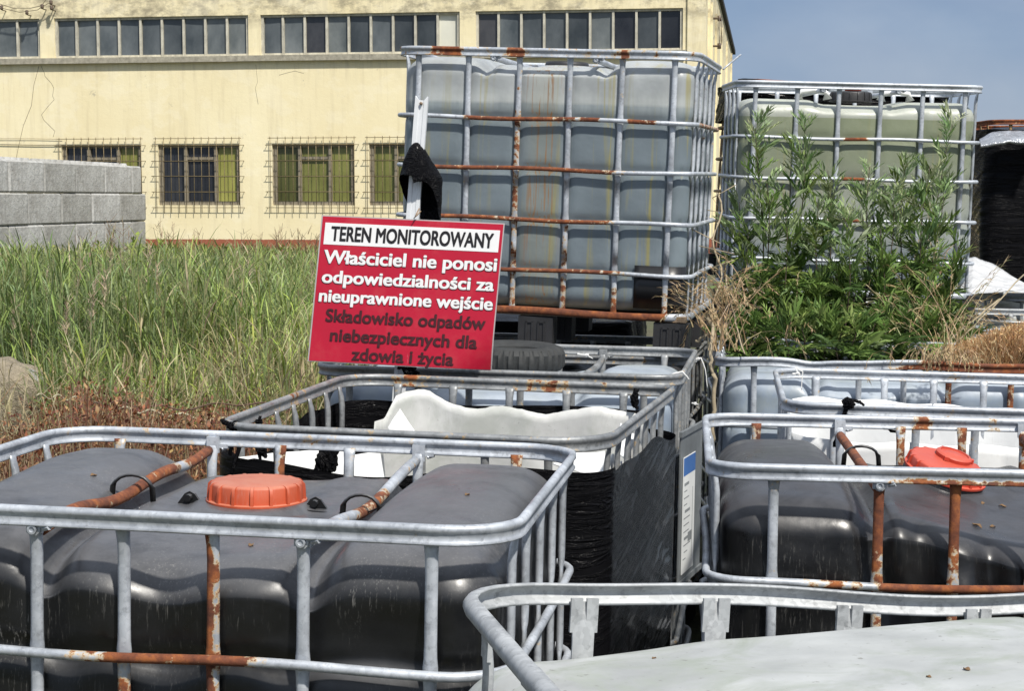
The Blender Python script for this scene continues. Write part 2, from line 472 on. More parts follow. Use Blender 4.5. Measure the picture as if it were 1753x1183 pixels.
def plaster():
    m, t, b = newmat('yellow_plaster')
    xyz = sep(t)
    big = noise(t, 0.5, 5, 0.6).outputs['Fac']
    fine = noise(t, 9, 6, 0.7).outputs['Fac']
    c = ramp(t, big, [(0.3, (0.75, 0.65, 0.40)), (0.7, (0.83, 0.745, 0.50))])
    zt = ramp(t, math_(t, 'MULTIPLY', xyz['Z'], 0.1), [(0.585, 0.0), (0.62, 1.0)])
    st = ramp(t, noise(t, 2.6, 7, 0.72, stretch=(0.6, 1, 1.0)).outputs['Fac'], [(0.44, 0.0), (0.60, 1.0)])
    c = mix(t, math_(t, 'MULTIPLY', math_(t, 'MULTIPLY', zt, st), 0.8), c, (0.23, 0.20, 0.14))
    sill_ = ramp(t, math_(t, 'MULTIPLY', xyz['Z'], 0.1), [(0.44, 0.0), (0.495, 1.0)])
    rn = ramp(t, noise(t, 5, 5, 0.7, stretch=(1, 1, 0.12)).outputs['Fac'], [(0.48, 0.0), (0.66, 1.0)])
    c = mix(t, math_(t, 'MULTIPLY', math_(t, 'MULTIPLY', sill_, rn), 0.30), c, (0.40, 0.35, 0.24))
    sp = ramp(t, noise(t, 2.4, 8, 0.78).outputs['Fac'], [(0.62, 0.0), (0.66, 1.0)])
    c = mix(t, math_(t, 'MULTIPLY', sp, 0.7), c, (0.42, 0.38, 0.28))
    dr = ramp(t, noise(t, 7, 4, 0.6, stretch=(1, 1, 0.06)).outputs['Fac'], [(0.52, 0.0), (0.75, 1.0)])
    c = mix(t, math_(t, 'MULTIPLY', dr, 0.30), c, (0.45, 0.38, 0.25))
    pt = ramp(t, noise(t, 0.9, 6, 0.7, stretch=(1, 1, 1.6)).outputs['Fac'], [(0.52, 0.0), (0.56, 1.0)])
    c = mix(t, math_(t, 'MULTIPLY', pt, 0.22), c, (0.86, 0.80, 0.62))
    # red-brown painted plinth with a ragged upper edge
    zz = math_(t, 'ADD', xyz['Z'], math_(t, 'MULTIPLY', math_(t, 'SUBTRACT', fine, 0.5), 0.06))
    pl = ramp(t, zz, [(0.685, 1.0), (0.69, 0.0)])
    c = mix(t, pl, c, (0.30, 0.095, 0.05))
    t.links.new(c, b.inputs['Base Color']); b.inputs['Roughness'].default_value = 0.9
    bump(t, b, fine, 0.25, 0.02)
    return m
PLASTER = plaster()
CONC = simple('sill_concrete', (0.42, 0.39, 0.31), 0.9, 0.5, 8)
ROOFM = simple('dark_roof_felt', (0.03, 0.032, 0.035), 0.8, 0.3, 4)
FRAMEW = simple('peeling_white_frame', (0.60, 0.57, 0.47), 0.7, 0.45, 10, stretch=(1, 1, 0.5))
FRAMEB = simple('weathered_wood_frame', (0.30, 0.26, 0.19), 0.8, 0.6, 14, stretch=(1, 1, 0.3))
GRILLE = simple('rusty_yellow_grille', (0.25, 0.19, 0.095), 0.7, 0.5, 20)
def glass(name, c1, c2, rough=0.12):
    m, t, b = newmat(name)
    oi = t.nodes.new('ShaderNodeObjectInfo')
    n = noise(t, 1.2, 5, 0.65, stretch=(1, 1, 0.6)).outputs['Fac']
    c = ramp(t, n, [(0.3, c1), (0.7, c2)])
    c = mix(t, 1.0, c, ramp(t, oi.outputs['Random'], [(0.0, (.35, .38, .42)), (0.5, (.9, .95, 1.0)), (1.0, (1.5, 1.5, 1.42))]), 'MULTIPLY')
    t.links.new(c, b.inputs['Base Color']); b.inputs['Roughness'].default_value = rough
    b.inputs['Specular IOR Level'].default_value = 0.6
    bump(t, b, n, 0.08, 0.02)
    return m
GLASS = glass('reflecting_grey_glass', (0.055, 0.064, 0.068), (0.17, 0.18, 0.18), 0.25)  # grey of reflections is raised into the pane base colour
GLASSD = glass('spotted_black_glass', (0.012, 0.012, 0.016), (0.05, 0.05, 0.055), 0.2)
OLIVE = glass('olive_curtain_glass', (0.13, 0.13, 0.03), (0.25, 0.245, 0.07), 0.3)
GLASSW = glass('whitened_panel', (0.45, 0.44, 0.38), (0.6, 0.58, 0.5), 0.5)

hall = empty('factory_hall', BC, (0, 0, -BA))
tag(hall, 'long yellow plastered factory hall with a band of narrow upper windows and barred lower windows', 'building')

zt_, zb_ = wall_xz(250, 28)[1], wall_xz(250, 97)[1]
bays = [(-285, 68), (93, 425), (446, 787), (814, 1169)]
bays = [(wall_xz(a, 60)[0], wall_xz(b_, 60)[0]) for a, b_ in bays]
wz0, wz1 = wall_xz(340, 351)[1], wall_xz(340, 247)[1]
wins = [(wall_xz(a, 300)[0], wall_xz(b_, 300)[0]) for a, b_ in ((106, 242), (271, 410), (466, 606), (632, 770), (812, 952))]
XL = -27.0
open_ = [(a, b_, zb_, zt_) for a, b_ in bays] + [(a, b_, wz0, wz1) for a, b_ in wins]
w = MB()
xs = sorted({XL, 0.0} | {o[0] for o in open_} | {o[1] for o in open_})
zs = sorted({-0.3, 7.5, zb_, zt_, wz0, wz1})
for i in range(len(xs) - 1):
    for j in range(len(zs) - 1):
        cx, cz = (xs[i] + xs[i + 1]) / 2, (zs[j] + zs[j + 1]) / 2
        if any(o[0] < cx < o[1] and o[2] < cz < o[3] for o in open_):
            continue
        w.add([(xs[i], 0, zs[j]), (xs[i + 1], 0, zs[j]), (xs[i + 1], 0, zs[j + 1]), (xs[i], 0, zs[j + 1])], [(0, 1, 2, 3)])
for (x0, x1, z0, z1) in open_:
    D = 0.2
    w.add([(x0, 0, z0), (x1, 0, z0), (x1, D, z0), (x0, D, z0)], [(0, 3, 2, 1)])
    w.add([(x0, 0, z1), (x1, 0, z1), (x1, D, z1), (x0, D, z1)], [(0, 1, 2, 3)])
    w.add([(x0, 0, z0), (x0, 0, z1), (x0, D, z1), (x0, D, z0)], [(0, 3, 2, 1)])
    w.add([(x1, 0, z0), (x1, 0, z1), (x1, D, z1), (x1, D, z0)], [(0, 1, 2, 3)])
SL = 20.0
ztop = lambda y: 7.5 - 0.0375 * y
w.add([(0, 0, -0.3), (0, SL, -0.3), (0, SL, ztop(SL)), (0, 0, 7.5)], [(0, 1, 2, 3)])
w.add([(XL, 0, -0.3), (XL, SL, -0.3), (XL, SL, ztop(SL)), (XL, 0, 7.5)], [(0, 3, 2, 1)])
w.add([(XL, SL, -0.3), (0, SL, -0.3), (0, SL, ztop(SL)), (XL, SL, ztop(SL))], [(0, 3, 2, 1)])
w.build('wall', PLASTER, hall, smooth=False)
w = MB()
for y0, y1 in ((-0.25, SL + 0.3),):
    vs = []
    for y in (y0, y1):
        for x in (XL - 0.2, 0.10):
            vs += [(x, y, ztop(y) + 0.002), (x, y, ztop(y) + 0.14)]
    w.add(vs, [(0, 1, 3, 2), (4, 6, 7, 5), (0, 4, 5, 1), (2, 3, 7, 6), (0, 2, 6, 4), (1, 5, 7, 3)])
w.build('roof', ROOFM, hall, smooth=False)
for y in (0.9, 2.4, 5.2, 9.0, 13.5, 18.0):      # ribs of the side wall and the corner pilaster
    w = MB(); w.box((0.03, y, 3.3), (0.06, 0.12, 6.6)); w.build('pilaster', PLASTER, hall, smooth=False)
w = MB(); w.box((-0.22, -0.03, 3.6), (0.44, 0.056, 7.7)); w.build('pilaster', PLASTER, hall, smooth=False)
sl = MB()
x = XL
while x < -0.5:
    x2 = min(x + 3.1, -0.46)
    sl.box(((x + x2) / 2, -0.04, zb_ - 0.075 + rng.uniform(-0.004, 0.004)), (x2 - x - 0.006, 0.16, 0.14))
    x = x2
sl.build('sill', CONC, hall, smooth=False)

def upper_window(x0, x1, n, dark=(), white=(), rusty=()):
    fw = 0.055
    f = MB()
    W_ = (x1 - x0)
    y = 0.10
    f.box(((x0 + x1) / 2, y, zt_ - 0.03), (W_ - 0.004, 0.07, 0.056))
    f.box(((x0 + x1) / 2, y, zb_ + 0.03), (W_ - 0.004, 0.07, 0.056))
    p = W_ / n
    for k in range(n + 1):
        xx = min(max(x0 + k * p, x0 + fw / 2 + 0.002), x1 - fw / 2 - 0.002)
        f.box((xx, y - 0.006, (zt_ + zb_) / 2), (fw * (1.35 if k in (0, n) else 1), 0.09, zt_ - zb_ - 0.004))
    fo = f.build('window', FRAMEW, hall, smooth=False)
    for k in range(n):
        q = MB()
        tl = rng.uniform(-0.012, 0.012)
        a0, a1 = x0 + k * p + 0.03, x0 + (k + 1) * p - 0.03
        q.add([(a0, 0.125 + tl, zb_ + 0.05), (a1, 0.125 - tl, zb_ + 0.05), (a1, 0.125 - tl, zt_ - 0.05), (a0, 0.125 + tl, zt_ - 0.05)], [(0, 1, 2, 3)])
        mt = GLASSD if k in dark else GLASSW if k in white else GLASS
        q.build('pane', mt, fo, smooth=False)
upper_window(*bays[0], 9)
upper_window(*bays[1], 9)
upper_window(*bays[2], 9, dark=(2,), white=(8,))
upper_window(*bays[3], 9, dark=(0, 6, 8))

def lower_window(x0, x1, cols3):
    W_ = x1 - x0; H_ = wz1 - wz0
    f = MB(); y = 0.13
    f.box(((x0 + x1) / 2, y, wz1 - 0.04), (W_ - 0.004, 0.08, 0.076))
    f.box(((x0 + x1) / 2, y - 0.01, wz0 + 0.05), (W_ - 0.004, 0.12, 0.096))
    cuts = [0, 0.33, 0.70, 1.0]
    for k, c_ in enumerate(cuts):
        xx = min(max(x0 + c_ * W_, x0 + 0.05), x1 - 0.05)
        f.box((xx, y - 0.01, (wz0 + wz1) / 2), (0.09 if k in (1, 2) else 0.096, 0.096, H_ - 0.01))
    f.box((x0 + 0.515 * W_, y - 0.004, wz1 - 0.34), (0.36 * W_, 0.09, 0.07))
    fo = f.build('window', FRAMEB, hall, smooth=False)
    for k in range(3):
        q = MB()
        a0, a1 = x0 + cuts[k] * W_ + 0.02, x0 + cuts[k + 1] * W_ - 0.02
        q.add([(a0, 0.15, wz0 + 0.06), (a1, 0.15, wz0 + 0.06), (a1, 0.15, wz1 - 0.04), (a0, 0.15, wz1 - 0.04)], [(0, 1, 2, 3)])
        q.build('pane', OLIVE if cols3[k] == 'o' else GLASSD, fo, smooth=False)
    g_ = MB(); yg = -0.07
    nb = 12
    for k in range(nb):
        xx = x0 - 0.03 + (W_ + 0.06) * k / (nb - 1)
        j1, j2 = rng.uniform(-0.008, 0.008, 2)
        g_.tube([(xx + j1, yg, wz1 + 0.19), (xx + j2, yg, wz0 - 0.20)], 0.0085, 5)
    for k in range(5):
        zz = wz1 - 0.02 - k * (H_ + 0.0) / 3.9
        ex = 0.15
        g_.tube([(x0 - ex, yg - 0.016, zz + rng.uniform(-.01, .01)), (x1 + ex, yg - 0.016, zz)], 0.008, 5)
        for xx in (x0 - ex + .03, x1 + ex - .03):
            g_.tube([(xx, yg - 0.016, zz), (xx, 0.01, zz)], 0.008, 5)
    g_.tube([(x0 - 0.08, yg - 0.016, wz1 + 0.15), (x1 + 0.08, yg - 0.016, wz1 + 0.15)], 0.008, 5)
    g_.build('grille', GRILLE, fo)
for (a, b_), cc in zip(wins, ('dgo', 'ddo', 'ooo', 'ooo', 'ooo')):
    lower_window(a, b_, cc)

DARKC = simple('dark_line', (0.17, 0.14, 0.09), 0.9, 0.5, 10)
def wall_line(name, pts, r, mat, off=-0.004):
    q = MB()
    P3 = [Vector((wall_xz(*p)[0], off, wall_xz(*p)[1])) for p in pts]
    q.tube(P3, r, 5, up=Vector((0, 1, 0)))
    return q.build(name, mat, hall)
wall_line('crack', [(70, 112), (76, 124), (77, 130), (88, 142), (92, 150), (90, 164), (93, 170), (82, 182), (71, 196), (75, 205), (84, 214), (94, 224), (91, 234)], 0.0045, DARKC, 0.0)
wall_line('crack', [(478, 128), (492, 124), (505, 121), (520, 125)], 0.004, DARKC, 0.0)
wall_line('crack', [(438, 110), (441, 140), (437, 150), (442, 178)], 0.0035, DARKC, 0.0)
wall_line('cable', [(67, 112), (58, 145), (54, 180), (40, 215), (32, 250), (28, 270), (24, 320)], 0.0045, DARKC)
wall_line('cable', [(0, 237), (60, 237), (108, 238)], 0.006, GRILLE, -0.03)
wall_line('cable', [(0, 247), (60, 248), (110, 248)], 0.010, DARKC, -0.03)
wall_line('cable', [(-30, -8), (0, 6), (30, 15), (60, 15), (78, 11), (90, -5)], 0.009, DARKC, -0.25)
wall_line('cable', [(10, 15), (40, 22), (70, 18), (90, 6)], 0.008, DARKC, -0.22)
INSUL = simple('brown_insulator', (0.14, 0.10, 0.07), 0.4, 0.4, 20)
for (px, py) in ((10, 14), (53, 22), (79, 12), (94, 5), (95, 14)):
    x_, z_ = wall_xz(px, py)
    q = MB()
    q.tube([(x_, 0.0, z_ - 0.06), (x_, -0.2, z_ - 0.06), (x_, -0.24, z_ - 0.02)], 0.014, 6)
    q.tube([(x_, -0.24, z_ - 0.06), (x_, -0.24, z_ - 0.02), (x_, -0.24, z_), (x_, -0.24, z_ + 0.03), (x_, -0.24, z_ + 0.06)], [0.03, 0.05, 0.035, 0.05, 0.02], 8, up=Vector((0, 1, 0)))
    q.build('insulator', INSUL, hall)
q = MB()
for zc in (6.3, 5.6):
    q.tube([(0.0, 3.4, zc), (0.18, 3.4, zc), (0.2, 3.5, zc + 0.05)], 0.03, 6)
    q.tube([(0.18, 3.4, zc - 0.07), (0.18, 3.4, zc + 0.07)], 0.05, 6)
q.tube([(0.18, 3.3, 6.3), (0.2, 2.6, 6.0), (0.2, 2.9, 5.7), (0.18, 3.4, 5.6), (0.2, 4.2, 5.7), (0.2, 4.4, 6.0), (0.2, 3.9, 6.25), (0.2, 4.6, 6.4)], 0.012, 5)
q.build('insulator', INSUL, hall)

# ------------------------------------------------------------------ wall of big concrete blocks
def blockmat():
    m, t, b = newmat('block_concrete')
    oi = t.nodes.new('ShaderNodeObjectInfo')
    n1 = noise(t, 2.2, 7, 0.7).outputs['Fac']; n2 = noise(t, 18, 6, 0.7).outputs['Fac']
    c = ramp(t, n1, [(0.3, (0.27, 0.26, 0.24)), (0.55, (0.42, 0.42, 0.405)), (0.75, (0.52, 0.52, 0.50))])
    c = mix(t, 1.0, c, ramp(t, oi.outputs['Random'], [(0.0, (0.68, 0.67, 0.63)), (1.0, 1.12)]), 'MULTIPLY')
    dr = ramp(t, noise(t, 5, 4, 0.6, stretch=(1, 1, 0.15)).outputs['Fac'], [(0.5, 0.0), (0.7, 0.5)])
    c = mix(t, dr, c, (0.13, 0.13, 0.12))
    t.links.new(c, b.inputs['Base Color']); b.inputs['Roughness'].default_value = 0.95
    bump(t, b, math_(t, 'ADD', n1, math_(t, 'MULTIPLY', n2, 0.4)), 0.6, 0.05)
    return m
BLOCKM = blockmat()
import bmesh
p0 = Vector((-9.23, 31.6, 0)); p1 = Vector((-8.20, 39.0, 0))
bdir = (p1 - p0).normalized(); yaw = math.atan2(bdir.y, bdir.x)
rows = [(0.0, 0.5, 'ground'), (0.605, 0.02, 'second'), (1.21, 0.85, 'third'), (1.815, -0.02, 'top')]
rl = ['lowest course', 'second course', 'third course', 'top course']
for ri, (z0, offs, _) in enumerate(rows):
    end = 7.47 + (0.25 if ri < 3 else -0.02)
    edges = [end]
    L = 1.6
    first = L * (0.35 if ri == 3 else 1.0 if ri == 2 else 0.55 if ri == 1 else 1.0)
    edges.append(end - first)
    while edges[-1] > -3.2: edges.append(edges[-1] - L)
    for k in range(len(edges) - 1):
        ln = edges[k] - edges[k + 1] - 0.02
        bm = bmesh.new()
        bmesh.ops.create_cube(bm, size=1.0)
        bmesh.ops.scale(bm, vec=(ln, 0.6 + rng.uniform(-.01, .01), 0.598), verts=bm.verts)
        bmesh.ops.bevel(bm, geom=bm.edges[:], offset=0.032, segments=1, affect='EDGES')
        if ri == 3:      # coupling studs on the top course
            for sx in np.arange(-ln / 2 + 0.2, ln / 2 - 0.1, 0.3):
                r_ = bmesh.ops.create_cone(bm, cap_ends=True, segments=8, radius1=0.11, radius2=0.07, depth=0.07)
                bmesh.ops.translate(bm, verts=r_['verts'], vec=(sx, 0, 0.325))
        me = bpy.data.meshes.new('concrete_block'); bm.to_mesh(me); bm.free()
        me.materials.append(BLOCKM)
        o = bpy.data.objects.new('concrete_block', me); COL.objects.link(o)
        c_ = p0 + bdir * ((edges[k] + edges[k + 1]) / 2)
        o.location = (c_.x - bdir.y * 0.3 + rng.uniform(-.012, .012), c_.y + bdir.x * 0.3, z0 + 0.299)
        o.rotation_euler = (0, 0, yaw + rng.uniform(-.008, .008))
        nth = ['first', 'second', 'third', 'fourth', 'fifth', 'sixth', 'seventh', 'eighth', 'ninth'][k]
        tag(o, 'grey block, %s from the right end in the %s of the block wall' % (nth, rl[ri]), 'concrete block', 'interlocking concrete blocks of the wall')

# ------------------------------------------------------------------ rubble heap at the left edge
def rock(name, c, s, mat, seed, amp=0.22, sub=4):
    bm = bmesh.new(); bmesh.ops.create_icosphere(bm, subdivisions=sub, radius=1.0)
    P = np.array([v.co[:] for v in bm.verts])
    nf = snoise(P, 2.2, seed, 4)
    q = np.sign(P) * np.abs(P) ** 0.8
    q = q * (1 + amp * nf)[:, None]
    for v, p_ in zip(bm.verts, q): v.co = Vector(p_)
    me = bpy.data.meshes.new(name); bm.to_mesh(me); bm.free()
    me.polygons.foreach_set('use_smooth', [True] * len(me.polygons)); me.materials.append(mat)
    o = bpy.data.objects.new(name, me); o.location = c; o.scale = s; COL.objects.link(o)
    return o
ROCKM = simple('lumpy_old_concrete', (0.46, 0.39, 0.28), 0.95, 0.6, 3.5, bmp=1.0, bd=0.08, detail=8)
PALE = simple('pale_plaster_rubble', (0.62, 0.60, 0.54), 0.9, 0.35, 5, bmp=0.8, bd=0.05)
p_ = at(8, 665, 9.2)
o = rock('rubble_boulder', (p_.x - 0.04, p_.y, 0.58), (0.24, 0.3, 0.27), ROCKM, 4, .3)
tag(o, 'big brown lump of broken concrete among the weeds at the left edge', 'rubble')
for k, (px, py, s_, lb) in enumerate(((43, 640, 0.035, 'uppermost white rubble piece on the right flank of the brown concrete lump'), (62, 652, 0.034, 'lowest white rubble piece at the right of the brown concrete lump'), (53, 645, 0.03, 'middle white rubble piece beside the brown concrete lump'))):
    p_ = at(px, py, 9.1)
    o = rock('rubble_piece', p_, (s_ * 1.3, s_, s_), PALE, 20 + k, 0.3, 3)
    tag(o, lb, 'rubble', 'white rubble pieces')
hp = MB()
P = []
for i in range(25):
    for j in range(25):
        u, v = i / 12 - 1, j / 12 - 1
        P.append((u * 1.1, v * 1.1, max(0, (1 - u * u) * (1 - v * v)) ** 0.8 * 0.42 - 0.08))
P = np.array(P); P[:, 2] += snoise(P, 6, 8) * 0.03
hp.add(P, [(i * 25 + j, (i + 1) * 25 + j, (i + 1) * 25 + j + 1, i * 25 + j + 1) for i in range(24) for j in range(24)])
o = hp.build('earth_mound', SOIL); o.location = (-2.8, 9.3, 0)
tag(o, kind='structure')

# ------------------------------------------------------------------ totes (caged plastic tanks)
def rrect(w, d, rad, step=0.03, nc=7):
    """rounded rectangle; half sizes w,d; rad = radius or (front-left, front-right, back-right, back-left); list of (x,y,nx,ny)"""
    if isinstance(rad, (int, float)): rad = (rad,) * 4
    fl, fr, br, bl = rad
    cs = [(-w + fl, -d + fl, fl, pi, 1.5 * pi), (w - fr, -d + fr, fr, 1.5 * pi, 2 * pi), (w - br, d - br, br, 0, .5 * pi), (-w + bl, d - bl, bl, .5 * pi, pi)]
    out = []
    for i, (cx, cy, r, a0, a1) in enumerate(cs):
        for k in range(nc + 1):
            a = a0 + (a1 - a0) * k / nc
            out.append((cx + r * cos(a), cy + r * sin(a), cos(a), sin(a)))
        nx = cs[(i + 1) % 4]
        p = out[-1]; q = (nx[0] + nx[2] * cos(nx[3]), nx[1] + nx[2] * sin(nx[3]))
        L = math.hypot(q[0] - p[0], q[1] - p[1]); m = max(1, int(L / step))
        for k in range(1, m):
            f = k / m
            out.append((p[0] + (q[0] - p[0]) * f, p[1] + (q[1] - p[1]) * f, p[2], p[3]))
    return out

def sweep(mb, loop, prof, z, a=0.0, wob=None):
    rs = []
    for (x, y, nx, ny) in loop:
        dz, do = wob(x, y) if wob else (0, 0)
        rs.append([Vector((x + nx * (o + do), y + ny * (o + do), z + dz + h)) for o, h in prof])
    return mb.rings(rs, a, closed=True)

def circ(r, n=10, sx=1, sz=1):
    return [(r * sx * cos(2 * pi * k / n), r * sz * sin(2 * pi * k / n)) for k in range(n)]

LIP = [(0.0085 * cos(a), 0.0085 * sin(a)) for a in [radians(x) for x in (-60, -20, 20, 60, 100, 140, 180, 220, 240)]] + \
      [(-0.0025, -0.0115), (-0.0025, -0.021), (-0.007, -0.0245), (-0.004, -0.0275), (0.0035, -0.0275), (0.0065, -0.0245), (0.0025, -0.021), (0.0025, -0.0115)]
LIPC = [(.0115 * cos(a) , -.008 + .0125 * sin(a)) for a in [radians(x) for x in (-90, -65, -40, -15, 15, 40, 65, 90)]] + \
       [(-.0075, .0045), (-.0085, .0015), (-.002, -.001), (.0045, -.008), (.002, -.017), (-.0085, -.0215), (-.0085, -.0255), (-.003, -.0255), (.002, -.022)]

PA = (-.455, -.236, -.079, .079, .236, .455)
PU = (-.5, -.3, -.1, .1, .3, .5)
PS = (-.36, -.19, 0.0, .19, .36)
ZA = (.245, .435, .63, .82, 1.0)
ZB = (.262, .455, .65, .845, 1.005)

def post(mb, x, y, side, zt, zb, rzs, a, style='A', jit=0.0):
    """one upright; side 'x' = on the front/back face (wide along x)"""
    zsamp = sorted({zb, zt, zt - .012, zt - .03, zt - .055} | {r + o for r in rzs for o in (-.045, -.022, -.008, .008, .022, .045) if zb < r + o < zt} | set(np.arange(zb + .03, zt - .06, .06)))
    out = (1 if y > 0 else -1) if side == 'x' else (1 if x > 0 else -1)
    rs = []
    wid, dep = (.0105, .0075) if style != 'C' else (.0155, .006)
    ph = rng.uniform(0, 6)
    for z in zsamp:
        pin = max([math.exp(-((z - r) / .018) ** 2) for r in rzs] + [math.exp(-((z - zt) / .022) ** 2)])
        ww = wid * (1 + .28 * pin); dd = dep * (1 - .55 * pin)
        sh = .008 * math.exp(-((z - zt) / .03) ** 2)
        b = jit * sin(z * 5 + ph)
        ring = []
        for k in range(8):
            t_ = 2 * pi * (k + .5) / 8
            e1 = ww * cos(t_) * 1.08; e2 = dd * sin(t_) * 1.08
            e1 = max(-ww, min(ww, e1 * 1.1)); 
            if side == 'x': ring.append(Vector((x + e1 + b, y + (e2 + sh) * (1 if out > 0 else -1) + 0, z)))
            else: ring.append(Vector((x + (e2 + sh) * out, y + e1 + b, z)))
        rs.append(ring)
    mb.rings(rs, a)
    if style == 'C':      # wide bracket around the rail
        hw = .019
        for s in (-1, 1):
            c_ = (x + s * hw * .6, y + out * .002, zt - .018) if side == 'x' else (x + out * .004, y + s * hw * .55, zt - .018)
            d_ = (.017, .006, .048) if side == 'x' else (.006, .017, .048)
            mb.box(c_, d_, a)

def lathe(mb, prof, n=32, a=0.0, mod=None):
    rs = []
    for r, z in prof:
        rs.append([Vector((max(r, 1e-4) * (1 + (mod(2 * pi * k / n, r, z) if mod else 0)) * cos(2 * pi * k / n), max(r, 1e-4) * (1 + (mod(2 * pi * k / n, r, z) if mod else 0)) * sin(2 * pi * k / n), z)) for k in range(n)])
    mb.rings(rs, a)

def screw_cap(parent, mat, loc, rot=(0, 0, 0), r=.094, h=.042, bung=None):
    mb = MB()
    nr = 16
    mod = None
    for k in range(nr):
        Mr = Matrix.Rotation(2 * pi * (k + .5) / nr, 4, 'Z')
        rs_ = [[Mr @ Vector((r * q_ + dx, s_, z_)) for dx, s_ in ((-.006, -.0042), (.0035, -.0030), (.0035, .0030), (-.006, .0042))] for q_, z_ in ((1.0, .006), (.99, h * .55), (.975, h * .86), (.93, h * .965), (.885, h * 1.005))]
        mb.rings(rs_)
    prof = [(r * 1.05, 0.0), (r * 1.06, .003), (r * 1.055, .006), (r * .985, .0075), (r * .98, .012), (r * .965, h * .86), (r * .95, h * .93), (r * .92, h * .98), (r * .86, h), (r * .5, h * 1.01), (0, h * 1.015)]
    lathe(mb, prof, 64, mod=mod)
    o = mb.build('screw_cap', mat, parent, split=40)
    o.location = loc; o.rotation_euler = rot
    if bung:
        q = MB()
        lathe(q, [(.042, 0), (.043, .009), (.039, .013), (.034, .0135), (.033, .010), (.024, .0095), (.02, .012), (0, .0125)], 32)
        for s in (0, 2.1, 4.2):
            q.box((.041 * cos(s), .041 * sin(s), .006), (.012, .012, .009))
        b_ = q.build('bung', mat, o, split=40); b_.location = bung
    return o

def sstep(a, b, x):
    t_ = np.clip((x - a) / (b - a), 0, 1); return t_ * t_ * (3 - 2 * t_)

def top_std(x, y):
    ax = np.abs(x)
    g = -.042 * np.exp(-((ax - .236) / .034) ** 2)
    c_ = -.020 * (1 - sstep(.15, .215, ax))
    boss = .012 * (1 - sstep(.10, .13, np.hypot(x, y)))
    lobe = .012 * (1 - ((ax - .4) / .2) ** 2) * (ax > .24)
    return g + c_ + boss + lobe - .018 * (y / .46) ** 2

def bottle(name, mat, parent, w=.565, d=.465, z0=.165, z1=1.10, r=.085, top=top_std, px=PA, py=PS, rz=ZA, amp=.012, extra=None, res=.0125, wavy=.004, seed=1, pw=.022, rt=None):
    def face(nu, nv):
        u = np.linspace(-1, 1, nu); v = np.linspace(-1, 1, nv)
        return np.meshgrid(u, v, indexing='ij')
    h = (z1 - z0) / 2; zc = (z1 + z0) / 2
    nX, nY, nZ = int(2 * w / res), int(2 * d / res), int(2 * h / res)
    Vs, Fs, o = [], [], 0
    for ax, sg in ((0, 1), (0, -1), (1, 1), (1, -1), (2, 1), (2, -1)):
        if ax == 0: A, B = face(nY, nZ); P = np.stack([np.full_like(A, sg), A, B], -1)
        elif ax == 1: A, B = face(nX, nZ); P = np.stack([A, np.full_like(A, sg), B], -1)
        else:
            A, B = face(nX, nY); P = np.stack([A, B, np.full_like(A, sg)], -1)
        n0, n1 = A.shape
        Vs.append(P.reshape(-1, 3))
        ix = np.arange(n0 * n1).reshape(n0, n1) + o
        q = np.stack([ix[:-1, :-1], ix[1:, :-1], ix[1:, 1:], ix[:-1, 1:]], -1).reshape(-1, 4)
        flip = (ax == 0 and sg < 0) or (ax == 1 and sg > 0) or (ax == 2 and sg < 0)
        Fs.append(q[:, ::-1] if flip else q); o += n0 * n1
    C = np.concatenate(Vs); F = np.concatenate(Fs)
    P = C * np.array([w, d, h])
    rtop = rt or r
    rr = np.where(P[:, 2] > 0, rtop, r)
    inner = np.stack([w - rr, d - rr, h - rr * .9], -1)
    Q = np.clip(P, -inner, inner)
    D = P - Q
    L = np.linalg.norm(D, axis=1, keepdims=True); L[L < 1e-9] = 1e-9
    n = D / L
    P = Q + n * rr[:, None] * np.array([1, 1, .9])
    P[:, 2] += zc
    an = np.abs(n)
    # pillows between the uprights and the rails
    def pinch(s, ps, wd): 
        q = np.ones_like(s)
        for p_ in ps: q *= 1 - np.exp(-((s - p_) / wd) ** 2)
        return q
    zr = [1.16 - z for z in rz]
    pz = pinch(P[:, 2], zr, pw)
    bf = pinch(P[:, 0], px, pw) * pz
    bs = pinch(P[:, 1], py, pw) * pz
    side = np.clip(1 - an[:, 2] * 1.3, 0, 1)
    disp = amp * side * ((bf - 1) * (an[:, 1] > .7) + (bs - 1) * (an[:, 0] > .7))
    P += n * disp[:, None]
    P[:, 2] += np.clip(n[:, 2], 0, 1) ** .7 * top(P[:, 0], P[:, 1])
    P += n * (snoise(P, 5.0, seed, 3) * wavy)[:, None]
    if extra is not None: P = extra(P, n)
    return npmesh(name, P, F, mat, parent)

def weld(o):
    bm = bmesh.new(); bm.from_mesh(o.data); bmesh.ops.remove_doubles(bm, verts=bm.verts, dist=1e-5); bm.to_mesh(o.data); bm.free()
    o.data.polygons.foreach_set('use_smooth', [True] * len(o.data.polygons))

